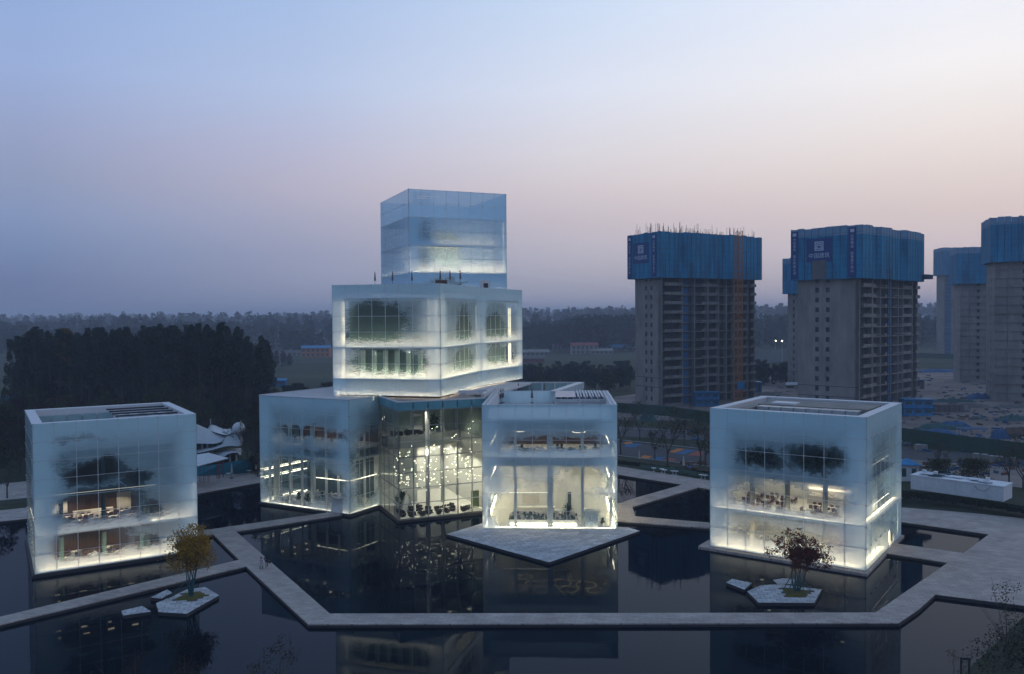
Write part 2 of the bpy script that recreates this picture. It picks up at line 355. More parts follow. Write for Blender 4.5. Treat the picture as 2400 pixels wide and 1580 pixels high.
led = emit('warm led strip', (1, .82, .52), 24)
led_hi = emit('bright warm led strip', (1, .82, .52), 36)
led_wide = emit('wide floor light band', (1, .82, .52), 13)
led_wide3 = emit('tower floor light band', (1, .82, .52), 20)
led_wide2 = emit('wide floor light band dim', (1, .82, .52), 8.5)
led_line = emit('led edge line', (1, .90, .70), 3.5)
led_soft = emit('soft warm led strip', (1, .86, .60), 7)
ceil_l = emit('ceiling light panel', (1, .84, .58), 3.5)
ceil_warm = emit('amber ceiling light', (1, .74, .45), 4)
star = emit('star bulb', (1, .88, .65), 18)
streetl = emit('street bulb', (1, .8, .5), 22)
g_clear = glassmat('clear low iron glass', (.84, .93, .90), .10, .03)
g_teal = mat('teal fritted glass', (.10, .27, .33), .15, .1, .5, spec=.6)

g_pale = mat('pale teal balustrade glass', (.22, .33, .34), .2, .1, .5, spec=.6)

# ------------------------------------------------------------------ ground, lake and paving
def PX(pts, z=0): return [W(x, y, z) for x, y in pts]
back_edge = [(-60, 1229), (60, 1216), (463, 1157.3), (607, 1131.6), (900, 1104), (1200, 1099), (1447, 1112.4), (1599, 1136), (1663, 1147), (1900, 1182), (2114, 1223.7), (2317.6, 1252.3),
             (2258.8, 1296), (2221.8, 1318.5), (2052, 1435.5), (2107.6, 1459.7), (2153, 1428.7), (2192.3, 1393.4), (2393, 1418.7), (2470, 1429), (2400, 1445), (2272, 1566), (2190, 1650)]
lake = [(p.x, p.y) for p in PX(back_edge)] + [(24, 57), (-110, 57), (-112, 128)]
bm = bmesh.new()
N = 64; CX, CY = -5, 110
rad = [150, 175, 210, 260, 330, 420, 540, 700, 850, 1000, 1200, 1450, 1750, 2200, 3000, 4500, 7000]
ring = []
for r_ in rad:
    rr = []
    for i in range(N):
        t = 2*math.pi*i/N; x = CX+r_*math.cos(t); y = CY+r_*math.sin(t); rr.append(bm.verts.new((x, y, -0.02+height(x, y))))
    ring.append(rr)
for a, b in zip(ring, ring[1:]):
    for i in range(N): bm.faces.new((a[i], a[(i+1) % N], b[(i+1) % N], b[i]))
lv = [bm.verts.new((x, y, -0.02)) for x, y in lake]
ed = [bm.edges.new((lv[i], lv[(i+1) % len(lv)])) for i in range(len(lv))]
ed += [bm.edges.get((ring[0][i], ring[0][(i+1) % N])) for i in range(N)]
bmesh.ops.triangle_fill(bm, use_beauty=True, use_dissolve=False, edges=ed, normal=(0, 0, 1))
me = bpy.data.meshes.new('ground'); bm.to_mesh(me); bm.free()
def groundmat():
    m, n, l = newmat('earth and fields')
    b = n.new('ShaderNodeBsdfPrincipled'); o = n.new('ShaderNodeOutputMaterial'); l.new(b.outputs[0], o.inputs[0]); b.inputs['Roughness'].default_value = .95; b.inputs['Specular IOR Level'].default_value = .1
    geo = n.new('ShaderNodeNewGeometry')
    mp = n.new('ShaderNodeMapping'); mp.inputs['Scale'].default_value = (.006, .02, 1); l.new(geo.outputs['Position'], mp.inputs[0])
    a = n.new('ShaderNodeTexNoise'); a.inputs['Scale'].default_value = 1; a.inputs['Detail'].default_value = 6; l.new(mp.outputs[0], a.inputs['Vector'])
    r = n.new('ShaderNodeValToRGB'); l.new(a.outputs[0], r.inputs[0]); cr = r.color_ramp
    cr.elements[0].position = .35; cr.elements[0].color = (.022, .032, .016, 1); cr.elements[1].position = .7; cr.elements[1].color = (.06, .062, .035, 1)
    z = n.new('ShaderNodeTexNoise'); z.inputs['Scale'].default_value = .6; z.inputs['Detail'].default_value = 6; l.new(geo.outputs['Position'], z.inputs['Vector'])
    mr = n.new('ShaderNodeMapRange'); mr.inputs[3].default_value = .6; mr.inputs[4].default_value = 1.4; l.new(z.outputs[0], mr.inputs[0])
    vs = n.new('ShaderNodeVectorMath'); vs.operation = 'SCALE'; l.new(r.outputs[0], vs.inputs[0]); l.new(mr.outputs[0], vs.inputs['Scale']); l.new(vs.outputs[0], b.inputs['Base Color']); return m
me.materials.append(groundmat()); tag(inst('ground', me), kind='structure')
# site surfaces as thin sheets
def sheet(name, pts, z, m, parent=None):
    mb = MB(); mb.prism([(p[0], p[1]) for p in pts], z-.015, z); o = mb.build(name, m, parent)
    if parent is None: tag(o, kind='structure')
    return o
site_m = mat('bare construction earth', (.15, .115, .10), .95, .38, .045, bump=.4, bscale=1.5, c2=(.19, .155, .14), stretch=(1, 2.2, 1))
sheet('construction_ground', [(p.x, p.y) for p in PX([(1440, 985), (1440, 930), (1640, 905), (1780, 880), (1850, 862), (2050, 845), (2600, 838), (3300, 850), (3300, 1085), (2400, 1062), (2112, 1024), (1663, 985)])], .0, site_m)
# band of roads between the hoarding and the lake
sheet('service_road', [(p.x, p.y) for p in PX([(1440, 999), (1663, 1009), (2112, 1047), (2600, 1092), (2600, 1125), (2112, 1075), (1663, 1034), (1440, 1022)])], .012, m_asph)
sheet('earth_strip', [(p.x, p.y) for p in PX([(2050, 1072), (2600, 1118), (2600, 1165), (2050, 1104)])], .02, site_m)
sheet('parking_lot', [(p.x, p.y) for p in PX([(1440, 1033), (1700, 1061), (1700, 1097), (1440, 1066)])], .03, m_asph)
sheet('grass_verge', [(p.x, p.y) for p in PX([(1440, 1066.5), (1700, 1097.5), (1700, 1128), (1447, 1092), (1300, 1078), (1300, 1056)])], .02, m_grass)
sheet('grass_verge', [(p.x, p.y) for p in PX([(2104, 1145), (2420, 1170), (2420, 1217), (2272, 1202), (2112, 1189)])], .02, m_grass)
sheet('grass_bank', [(p.x, p.y) for p in PX([(2402, 1447), (2274, 1568), (2190, 1652), (2600, 1652), (2700, 1480)])], .03, m_grass)
sheet('grass_verge', [(p.x, p.y) for p in PX([(-80, 1183), (0, 1174), (63, 1168), (63, 1178), (0, 1185), (-80, 1194)])], .02, m_grass)
sheet('pavement', [(p.x, p.y) for p in PX([(-80, 1142), (63, 1128), (63, 1167), (0, 1173), (-80, 1182)])], .01, m_path)
# paved ring walk and plaza: tops at z = 0, 35 cm deep, standing in the water
def walk(name, px, m=m_path, z1=0.0, z0=-.36):
    mb = MB(); mb.prism([(p.x, p.y) for p in PX(px)], z0, z1); o = mb.build(name, m); tag(o, kind='structure'); return o
walk('ring_path', [(-150, 1206), (0, 1196.5), (60, 1190), (463, 1116), (607, 1099), (900, 1080), (1200, 1077), (1447, 1092.5), (1663, 1126), (1900, 1157), (2114, 1188.4),
                   (2114, 1223.7), (1900, 1182), (1663, 1147), (1599, 1136), (1447, 1112.4), (1200, 1099), (900, 1104), (607, 1131.6), (463, 1157.3), (60, 1216), (-60, 1229), (-150, 1240)])
walk('plaza', [(2114, 1188.4), (2272, 1201.8), (2400, 1215), (2700, 1262), (2700, 1470), (2470, 1429), (2393, 1418.7), (2192.3, 1393.4), (2153, 1428.7), (2107.6, 1459.7), (2052, 1435.5), (2221.8, 1318.5), (2258.8, 1296), (2317.6, 1252.3), (2114, 1223.7)])
walk('path', [(773, 1438), (2052, 1435.5), (2107.6, 1459.7), (722.7, 1463)])
walk('path', [(499, 1252), (553, 1245.5), (773, 1438), (722.7, 1463), (576.5, 1327), (560.7, 1311.8)])
walk('path', [(560.7, 1311.8), (576.5, 1327), (0, 1464), (-200, 1512), (-200, 1493), (0, 1445.5)])
walk('path', [(795, 1197), (801, 1206.5), (553, 1245.5), (499, 1252), (455, 1259.5), (455, 1246)])
walk('path', [(1599, 1136), (1637, 1142.3), (1482, 1188), (1489, 1210), (1663, 1225), (1730, 1231), (1730, 1244), (1663, 1237.6), (1447.6, 1221.5), (1390, 1218), (1390, 1190), (1457, 1178), (1489, 1166.9)])
walk('path', [(2072, 1295.2), (2221.8, 1318.5), (2258.8, 1296), (2088, 1272)])
# dark strips under the path edges: the shadow gap put into colour
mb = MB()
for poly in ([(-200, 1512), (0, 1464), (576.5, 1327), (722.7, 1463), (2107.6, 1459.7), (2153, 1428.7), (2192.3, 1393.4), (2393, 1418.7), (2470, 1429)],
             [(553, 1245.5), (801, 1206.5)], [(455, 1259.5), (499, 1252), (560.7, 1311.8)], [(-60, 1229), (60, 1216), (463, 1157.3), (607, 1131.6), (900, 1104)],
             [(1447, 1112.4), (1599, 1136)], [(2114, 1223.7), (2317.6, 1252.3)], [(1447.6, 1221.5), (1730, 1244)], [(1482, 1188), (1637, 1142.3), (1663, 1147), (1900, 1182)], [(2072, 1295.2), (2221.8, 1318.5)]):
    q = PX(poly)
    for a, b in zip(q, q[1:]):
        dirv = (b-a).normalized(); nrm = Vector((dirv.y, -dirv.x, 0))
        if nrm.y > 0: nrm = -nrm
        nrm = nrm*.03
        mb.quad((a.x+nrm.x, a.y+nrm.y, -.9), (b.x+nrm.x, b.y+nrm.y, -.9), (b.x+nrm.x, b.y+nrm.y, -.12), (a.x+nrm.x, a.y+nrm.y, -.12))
tag(mb.build('path_gap_shade', m_pathedge), kind='structure')
def watermat():
    m, n, l = newmat('still dark water')
    geo = n.new('ShaderNodeNewGeometry'); nz = n.new('ShaderNodeTexNoise'); nz.inputs['Scale'].default_value = .9; nz.inputs['Detail'].default_value = 4; l.new(geo.outputs['Position'], nz.inputs['Vector'])
    bp = n.new('ShaderNodeBump'); bp.inputs['Strength'].default_value = .02; bp.inputs['Distance'].default_value = .1; l.new(nz.outputs[0], bp.inputs['Height'])
    gl = n.new('ShaderNodeBsdfGlossy'); gl.inputs['Roughness'].default_value = .025; gl.inputs[0].default_value = (.34, .37, .42, 1); l.new(bp.outputs[0], gl.inputs['Normal'])
    df = n.new('ShaderNodeBsdfDiffuse'); df.inputs[0].default_value = (.001, .005, .010, 1)
    fr = n.new('ShaderNodeFresnel'); fr.inputs[0].default_value = 1.33; l.new(bp.outputs[0], fr.inputs['Normal'])
    mx = n.new('ShaderNodeMixShader'); l.new(fr.outputs[0], mx.inputs[0]); l.new(df.outputs[0], mx.inputs[1]); l.new(gl.outputs[0], mx.inputs[2])
    o = n.new('ShaderNodeOutputMaterial'); l.new(mx.outputs[0], o.inputs[0]); return m
mb = MB(); mb.quad((-130, 50, -.4), (110, 50, -.4), (110, 185, -.4), (-130, 185, -.4)); tag(mb.build('water', watermat()), kind='structure')
# lake rim walls
mb = MB()
for i in range(len(lake)):
    a = lake[i]; b = lake[(i+1) % len(lake)]; mb.quad((a[0], a[1], -.7), (b[0], b[1], -.7), (b[0], b[1], -.03), (a[0], a[1], -.03))
tag(mb.build('lake_kerb', m_pathedge), kind='structure')
# painted parking bays
def C5(x, y): return (1420+x/4.354, 900+y/4.354)
for nm, m_, q in (('parking_bay', m_orangebay, [(180, 600), (255, 588), (280, 606), (205, 620)]), ('parking_bay', m_bluebay, [(235, 610), (372, 612), (292, 650), (178, 645)]),
                  ('parking_bay', m_orangebay, [(640, 697), (735, 660), (805, 666), (705, 705)]), ('parking_bay', m_bluebay, [(703, 714), (822, 670), (915, 680), (795, 722)]),
                  ('parking_bay', m_redbay, [(830, 728), (930, 688), (1000, 695), (975, 742)]), ('parking_bay', m_orangebay, [(350, 755), (385, 730), (475, 740), (430, 765)]),
                  ('parking_bay', m_bluebay, [(450, 768), (510, 745), (610, 752), (570, 780)]), ('parking_bay', m_redbay, [(590, 776), (640, 756), (722, 768), (680, 790)]),
                  ('parking_bay', m_orangebay, [(815, 807), (850, 788), (932, 798), (915, 822)])):
    sheet(nm, [(p.x, p.y) for p in PX([C5(*c) for c in q])], .06, m_)

# ------------------------------------------------------------------ glass buildings
def pane_face(root, origin, dirv, width, z0, z1, cols, rows, m, gap=.03, fit=True, mull=.07, rowz=None, mm=None, skip=None, clips=True):
    """a glazed face in the root's local frame: every pane, mullion and transom is a part"""
    d = Vector((dirv[0], dirv[1], 0)).normalized(); o = Vector((origin[0], origin[1], 0)); nrm = Vector((d.y, -d.x, 0))
    cw = width/cols; zs = rowz or [z0+(z1-z0)*i/rows for i in range(rows+1)]; mm = mm or m_mull
    for i in range(cols):
        for j in range(len(zs)-1):
            if skip and skip(i, j): continue
            u0, u1, a, b = i*cw+gap, (i+1)*cw-gap, zs[j]+gap, zs[j+1]-gap
            p = [o+d*u0+Vector((0, 0, a)), o+d*u1+Vector((0, 0, a)), o+d*u1+Vector((0, 0, b)), o+d*u0+Vector((0, 0, b))]
            me = bpy.data.meshes.new('pane'); me.from_pydata([tuple(q) for q in p], [], [(0, 1, 2, 3)])
            uv = me.uv_layers.new(name='UVMap')
            for k, c in enumerate(((u0, a), (u1, a), (u1, b), (u0, b))): uv.data[k].uv = c
            me.materials.append(m() if callable(m) else m); inst('pane', me, root)
    for i in range(cols+1):
        u = min(max(i*cw, mull/2), width-mull/2); p = o+d*u
        MB().bar((*(p-nrm*(mull*.5+.012*0))[:2], zs[0]+.001), (*(p-nrm*(mull*.5))[:2], zs[-1]-.001), mull, mull).build('mullion', mm, root)
    for z in zs:
        z = min(max(z, zs[0]+mull/2), zs[-1]-mull/2)
        MB().bar(tuple(o-nrm*(mull*.5+.004)+Vector((0, 0, z))), tuple(o+d*width-nrm*(mull*.5+.004)+Vector((0, 0, z))), mull*.8, mull*.8).build('transom', mm, root)
    if clips:
        f = MB()
        for i in range(cols+1):
            for z in zs[1:]:
                p = o+d*(min(max(i*cw, .1), width-.1))-nrm*(-.03)+Vector((0, 0, z-.05)); f.box(p.x-.07, p.x+.07, p.y-.07, p.y+.07, p.z-.07, p.z+.07)
        tag(f.build('glass_clip', m_white, root), kind='stuff')
def strip(root, a, b, m=None, w=.09, h=.07):
    return MB().bar(a, b, w, h).build('light_strip', m or led, root)
def loc2(root_xy, th, x, y):
    return (root_xy[0]+x*math.cos(th)-y*math.sin(th), root_xy[1]+x*math.sin(th)+y*math.cos(th))

class Block:
    def __init__(s, name, label, c0, th, wx, wy, z0, z1, cat='glass building'):
        s.c0 = c0; s.th = R(th); s.wx = wx; s.wy = wy; s.z0 = z0; s.z1 = z1
        s.root = thing(name, label, cat, (c0[0], c0[1], 0), s.th)
    def P(s, x, y): return loc2(s.c0, s.th, x, y)
    def slab(s, z, t=.5, inset=.2, m=None, x0=0, x1=None, y0=0, y1=None, name='floor_slab'):
        x1 = s.wx if x1 is None else x1; y1 = s.wy if y1 is None else y1
        return MB().box(x0+inset, x1-inset, y0+inset, y1-inset, z-t, z).build(name, m or m_slab, s.root)
    def rim(s, z, w=1.1, t=.25, depth=3.2, mi=None, deck=None):
        W_, H_ = s.wx, s.wy
        for (x0, x1, y0, y1) in ((.04, W_-.04, .04, w), (.04, W_-.04, H_-w, H_-.04), (.04, w, w+.002, H_-w-.002), (W_-w, W_-.04, w+.002, H_-w-.002)):
            MB().box(x0, x1, y0, y1, z-t, z-.01).build('parapet_cap', m_white, s.root)
        for (x0, x1, y0, y1) in ((w-.05, W_-w+.05, w-.12, w-.05), (w-.05, W_-w+.05, H_-w+.05, H_-w+.12), (w-.12, w-.05, w-.05, H_-w+.05), (W_-w+.05, W_-w+.12, w-.05, H_-w+.05)):
            MB().box(x0, x1, y0, y1, z-depth, z-t-.005).build('inner_parapet', mi or m_white, s.root)
        MB().box(.25, W_-.25, .25, H_-.25, z-depth-.4, z-depth).build('roof_deck', deck or m_roof, s.root)
    def cols4(s, z0, z1, pts, r=.32, m=None):
        for x, y in pts: MB().tube((x, y, z0), (x, y, z1), r, k=10).build('column', m or m_intwall, s.root, True)
    def lights(s, z, pts, m=None, w=.5, l=.5):
        for x, y in pts: MB().box(x-w/2, x+w/2, y-l/2, y+l/2, z-.06, z-.005).build('ceiling_light', m or ceil_l, s.root)

def area(root, x, y, z, sx, sy, power, colr=(1, .82, .60)):
    """a grid of spot lamps lighting a room from above"""
    nx, ny = max(1, round(sx/5)), max(1, round(sy/5)); d = bpy.data.lights.new('downlight', 'SPOT'); d.spot_size = R(128); d.spot_blend = .35; d.shadow_soft_size = .06
    d.energy = power*2.3/(nx*ny); d.color = colr
    for i in range(nx):
        for j in range(ny): o = bpy.data.objects.new('downlight', d); col.objects.link(o); o.parent = root; o.location = (x+((i+.5)/nx-.5)*sx, y+((j+.5)/ny-.5)*sy, z)

# ---- furniture prototypes (built once, then copied)
def mk_table(top, wx=1.3, wy=.8, h=.75):
    r = MB(); r.box(-wx/2, wx/2, -wy/2, wy/2, h-.06, h); a = r.mesh('tabletop'); a.materials.append(top)
    r = MB()
    for sx in (-1, 1): r.box(sx*(wx/2-.1)-.03, sx*(wx/2-.1)+.03, -.3, .3, 0, h-.06)
    b = r.mesh('table_leg'); b.materials.append(m_alu); return a, b
def mk_chair(m_):
    r = MB(); r.box(-.24, .24, -.24, .24, .42, .50); a = r.mesh('seat'); a.materials.append(m_)
    r = MB(); r.box(-.23, .23, .19, .25, .50, .95); b = r.mesh('backrest'); b.materials.append(m_)
    r = MB()
    for sx in (-1, 1):
        for sy in (-1, 1): r.box(sx*.2-.02, sx*.2+.02, sy*.2-.02, sy*.2+.02, 0, .42)
    c = r.mesh('chair_leg'); c.materials.append(m_darkmetal); return a, b, c
T_CREAM = mk_table(m_cream); T_WOOD = mk_table(m_wood); C_RED = mk_chair(m_redchair); C_WHITE = mk_chair(m_cream); C_BLACK = mk_chair(m_black)
def place(B, kind, meshes, names, x, y, z, rz, label, group, cat):
    px, py = B.P(x, y)
    t = thing(kind, label, cat, (px, py, z), B.th+rz, group)
    for me_, n_ in zip(meshes, names): inst(n_, me_, t)
    return t
def dining(B, x, y, z, rz, tl, tg, cl, cg, chair=C_RED, table=T_CREAM, n=4):
    place(B, 'dining_table', table, ('tabletop', 'leg'), x, y, z, rz, tl, tg, 'table')
    for (dx, dy, a) in ((-.35, .75, 0), (.35, .75, 0), (-.35, -.75, math.pi), (.35, -.75, math.pi))[:n]:
        cx_ = x+dx*math.cos(rz)-dy*math.sin(rz); cy_ = y+dx*math.sin(rz)+dy*math.cos(rz)
        place(B, 'dining_chair', chair, ('seat', 'backrest', 'leg'), cx_, cy_, z, rz+a, cl, cg, 'chair')
def sofa_mesh(m_):
    r = MB(); r.box(-.42, .42, -.4, .35, .18, .45); a = r.mesh('seat'); a.materials.append(m_)
    r = MB(); r.box(-.45, .45, .25, .42, .2, .85); r.box(-.46, -.34, -.4, .3, .2, .66); r.box(.34, .46, -.4, .3, .2, .66); b = r.mesh('backrest'); b.materials.append(m_)
    r = MB(); r.box(-.3, .3, -.28, .28, 0, .18); c = r.mesh('leg'); c.materials.append(m_darkmetal); return a, b, c
ARM = sofa_mesh(m_black); ARMW = sofa_mesh(m_cream)
def rtable():
    r = MB(); r.tube((0, 0, .5), (0, 0, .55), .42, k=14); a = r.mesh('tabletop'); a.materials.append(m_cream)
    r = MB(); r.tube((0, 0, 0), (0, 0, .5), .04, k=6); r.tube((0, 0, 0), (0, 0, .03), .25, k=10); b = r.mesh('leg'); b.materials.append(m_darkmetal); return a, b
RT = rtable()
def plant_mesh(h, r, n, m_, seed=0, leaf=.35):
    rg = random.Random(seed); mb = MB()
    for i in range(n):
        a = rg.uniform(0, 6.28); e = rg.uniform(-.1, 1.3); L = r*rg.uniform(.6, 1.1)
        d = Vector((math.cos(a)*math.cos(e), math.sin(a)*math.cos(e), math.sin(e))); b = Vector((0, 0, h*rg.uniform(.3, .8)))
        s = d.cross(Vector((0, 0, 1))).normalized()*leaf*.3 if abs(d.z) < .99 else Vector((leaf*.3, 0, 0))
        tip = b+d*L; mid = b+d*L*.5+Vector((0, 0, .1*L))
        mb.quad(b, mid-s, tip-Vector((0, 0, .2*L)), mid+s)
    me_ = mb.mesh('leaf_tuft'); me_.materials.append(m_); return me_
m_houseplant = leafmat('houseplant leaves', (.008, .02, .010), (.03, .07, .03), 2)
PLANT = [plant_mesh(1.2, .9, 40, m_houseplant, 3), plant_mesh(2.2, 1.4, 70, m_houseplant, 5, .5)]
pot = MB(); pot.tube((0, 0, 0), (0, 0, .45), .2, .27, k=10); POT = pot.mesh('pot'); POT.materials.append(m_intwall)
def potted(B, x, y, z, k, label, group, sc=1):
    px, py = B.P(x, y); t = thing('potted_plant', label, 'plant', (px, py, z), random.uniform(0, 6), group); t.scale = (sc,)*3
    inst('leaf_tuft', PLANT[k], t); inst('pot', POT, t)

# ======== left cube
Lc = Block('frosted_glass_cube', 'frosted glass cube beside the yellow tree, restaurant inside, open roof well with steel frames', (-60.18, 105.29), 32.14, 19.68, 20.03, 0, 18.95)
fl_front = frostmat('frost left cube front', [(7, 12.2, 4.6, 1.9, 1), (7.8, 8.2, 6.2, 2.6, 1), (6.2, 3.2, 6.4, 2.4, 1), (12, 11, 2, 1.3, .9), (13.5, 6.2, 2, 1.8, .8), (4.6, 16.8, 4, .7, .55), (3, 13.5, 2, 1.6, .5), (13, 2.6, 2, 1.4, .8)], seed=1, bands=(0, 4.8))
fl_side = frostmat('frost left cube side', [(8, 9, 9, 8, .9)], base=.75, seed=4, ec=0)
f_back = frostmat('frost plain back', [(10, 8, 6, 4, .6)], seed=9)
rt = Lc.root
pane_face(rt, (0, 0), (1, 0), 19.68, 0, 18.95, 8, 8, fl_front)
pane_face(rt, (0, 20.03), (0, -1), 20.03, 0, 18.95, 8, 8, fl_side)
pane_face(rt, (19.68, 0), (0, 1), 20.03, 0, 18.95, 8, 8, f_back, clips=False)
pane_face(rt, (19.68, 20.03), (-1, 0), 19.68, 0, 18.95, 8, 8, f_back, clips=False)
Lc.rim(18.95, w=1.2, depth=3.4)
MB().box(-.35, 20.1, -.35, 20.4, -.42, -.02).build('plinth', m_pathedge, rt)
MB().box(.2, 19.4, .2, 19.8, -.02, .08).build('floor_slab', m_wood, rt)
Lc.slab(4.75, .6, .35, m_wood); Lc.slab(9.6, .5, .9, m_darkint); Lc.slab(15.2, .4, 1.1, m_darkint)
strip(rt, (.6, 1.0, .12), (19.0, 1.0, .12), led_wide, 1.0, .05); strip(rt, (.3, .3, .12), (19.3, .3, .12), led_line, .05, .05); strip(rt, (.3, .30, 4.80), (19.3, .30, 4.80), led_line, .05, .05)
strip(rt, (13.9, .9, 4.8), (19.0, .9, 4.8), led_wide2, .7, .05); strip(rt, (.5, .5, 9.66), (14.4, .5, 9.66), emit('bright joint line', (1, .9, .72), .7), w=.05, h=.05)  # faint emission on the upper line stands in for a slightly bright pane joint
strip(rt, (.4, .5, 4.9), (.4, 18, 4.9), led_soft); strip(rt, (.45, .5, .1), (.45, 19.5, .1), led_soft)
strip(rt, (.38, .42, .1), (.38, .42, 9.4), emit('corner led', (1, .9, .7), 2), w=.06, h=.06); strip(rt, (19.3, .5, .1), (19.3, .5, 9.6), emit('corner led b', (1, .93, .8), 5), w=.06, h=.06)
MB().box(1.3, 18.4, 9, 9.3, .08, 15).build('interior_wall', m_wood, rt); MB().box(13.4, 13.7, 1.4, 9, .08, 15).build('interior_wall', m_darkint, rt); MB().box(1.25, 1.4, 1.4, 9, 4.8, 15).build('interior_wall', m_darkint, rt)
Lc.cols4(.08, 15, [(3.2, 2.2), (8.2, 2.2), (12.8, 2.2), (17, 2.2)], .28, m_darkint)
for z in (4.2, 9.05):
    Lc.lights(z, [(x, y) for x in (3, 6, 9, 12) for y in (3.6, 6.6)], ceil_warm, .8, .25)
area(rt, 7.2, 5, 4.1, 11, 6, 520, (1, .76, .50)); area(rt, 7.2, 5, 9.0, 11, 6, 800, (1, .78, .54)); area(rt, 7, 4, 15.0, 10, 5, 30, (.7, .9, 1))
for k, (x, y) in enumerate([(3, 3.4), (5.2, 3.2), (7.4, 3.4), (9.6, 3.4), (11.8, 3.2), (4, 6.2), (6.6, 6.4), (9, 6.2), (11.4, 6.3)]):
    dining(Lc, x, y, 4.76, .1, 'pale dining table on the upper restaurant floor of the cube by the yellow tree', 'tables on the upper floor of the yellow-tree cube', 'dark red dining chair on the upper restaurant floor of the cube by the yellow tree', 'chairs on the upper floor of the yellow-tree cube')
for k, (x, y) in enumerate([(3.4, 3), (7.0, 3.4), (10.4, 3), (5.2, 6), (9, 6)]):
    dining(Lc, x, y, .09, .6, 'pale dining table on the ground floor of the cube by the yellow tree', 'tables on the ground floor of the yellow-tree cube', 'dark red dining chair on the ground floor of the cube by the yellow tree', 'chairs on the ground floor of the yellow-tree cube', n=2)
MB().box(5, 10, 7.6, 8.3, 4.8, 5.8).build('bar_counter', m_cream, rt); MB().box(2.2, 4.4, 8.5, 8.9, 5.6, 7.2).build('wall_shelf', m_intwall, rt); MB().box(10.6, 12.4, 8.5, 8.9, 5.2, 8.0).build('wall_shelf', m_cream, rt)
# roof well: glazed back wall and steel frames
for k in range(5): MB().box(1.4+k*2.0, 3.2+k*2.0, 18.55, 18.6, 15.7, 18.0).build('roof_glazing', g_pale, rt)
MB().box(11.5, 12.4, 18.4, 18.62, 15.6, 18.7).build('roof_pier', m_white, rt)
for k in range(4): MB().bar((10.2, 5.2+k*3.4, 18.75), (18.2, 5.2+k*3.4, 18.75), .22, .22).build('steel_beam', m_darkmetal, rt)
for k in range(5): MB().bar((10.6+k*1.8, 5, 18.5), (10.6+k*1.8, 15.8, 18.5), .16, .2).build('steel_beam', m_alu, rt)
for (x, y, a, b) in ((14, 6, 3.2, 2.6), (11.5, 12, 2.6, 3), (15.4, 11, 2.4, 3.5)): MB().box(x, x+a, y, y+b, 15.6, 18.2).build('roof_unit', m_whitec, rt)

# ======== right cube
Rc = Block('frosted_glass_cube', 'frosted glass cube behind the red maple island, cafe tables on two lit floors', (43.94, 104.42), 54.34, 21.05, 20.51, 0, 19.22)
rt = Rc.root
fr_front = frostmat('frost right cube front', [(13.3, 12.8, 3.6, 1.8, 1), (6, 13.4, 5, 1.9, 1), (10, 7.6, 8.6, 2.5, .92), (10.5, 3.0, 8, 1.6, .72)], seed=21)
fr_side = frostmat('frost right cube side', [(8, 12, 6, 4.5, .62), (9, 6.5, 6, 3, .6), (17, 2.5, 2.5, 2.5, .8)], base=.84, seed=31, bands=(0, 5.5), ec=0)
pane_face(rt, (0, 20.51), (0, -1), 20.51, 0, 19.22, 8, 7, frostmat('frost right cube front', [(20.51-b[0], *b[1:]) for b in [(13.3, 12.8, 3.6, 1.8, 1), (6, 13.4, 5, 1.9, 1), (10, 7.6, 8.6, 2.5, .92), (10.5, 3.0, 8, 1.6, .72)]], seed=21, bands=(0, 5.5)))
pane_face(rt, (0, 0), (1, 0), 21.05, 0, 19.22, 8, 7, fr_side, skip=lambda i, j: j == 0 and i == 5)
pane_face(rt, (21.05, 0), (0, 1), 20.51, 0, 19.22, 8, 7, f_back, clips=False); pane_face(rt, (21.05, 20.51), (-1, 0), 21.05, 0, 19.22, 8, 7, f_back, clips=False)
Rc.rim(19.22, w=1.3, depth=3.6)
MB().box(-1.0, 21.4, -.35, 21.8, -.42, -.06).build('plinth', m_path, rt); MB().box(.2, 20.8, .2, 20.3, -.06, .06).build('floor_slab', m_intfloor, rt)
MB().box(-.35, 20.9, 20.52, 22.0, -.41, -.08).build('plinth', m_path, rt)
Rc.slab(5.45, .55, .4, m_slab); MB().box(.6, 20.5, .6, 20, 5.46, 5.5).build('floor_finish', m_intfloor, rt)
Rc.slab(10.6, .5, .9, m_darkint); Rc.slab(15.2, .3, 1.2, m_darkint)
strip(rt, (1.0, .8, .1), (1.0, 19.8, .1), led_wide, 1.1, .04); strip(rt, (.8, .8, 5.52), (.8, 19.8, 5.52), led_wide2, .4, .04); strip(rt, (.45, .4, 5.5), (.45, 20.1, 5.5), led_line, .04, .04)
strip(rt, (1.6, .9, .1), (12.6, .9, .1), led_wide2, .8, .04); strip(rt, (.4, .35, 5.52), (20.7, .35, 5.52), led_line, .05, .05); strip(rt, (1.4, .8, 5.52), (20.5, .8, 5.52), led_wide2, .4, .04); strip(rt, (1.2, .5, 7.1), (15, .5, 7.1), emit('fine led', (1, .92, .78), 5), w=.04, h=.04)
strip(rt, (1.2, .5, 12.4), (15, .5, 12.4), emit('fine led dim', (1, .92, .8), 1.2), w=.04, h=.04)
for (x, y) in ((.4, .4), (.45, 20.1), (20.7, .4)): strip(rt, (x, y, .1), (x, y, 9), emit('corner led c', (1, .9, .7), 2.5), w=.06, h=.06)
MB().box(12, 12.3, 1.4, 19.2, .06, 10.1).build('interior_wall', m_intwall, rt); MB().box(1.4, 12, 1.3, 1.5, .06, 10.1).build('interior_wall', m_intwall, rt); MB().box(1.4, 12, 18.9, 19.1, .06, 10.1).build('interior_wall', m_intwall, rt); MB().box(6, 6.3, 1.4, 19.2, 10.61, 14.9).build('interior_wall', m_darkint, rt)  # upper wall coloured dark to stand in for the unlit top storey
Rc.cols4(.06, 15, [(2, 5.5), (2, 10.4), (2, 15.2)], .33, m_conc)
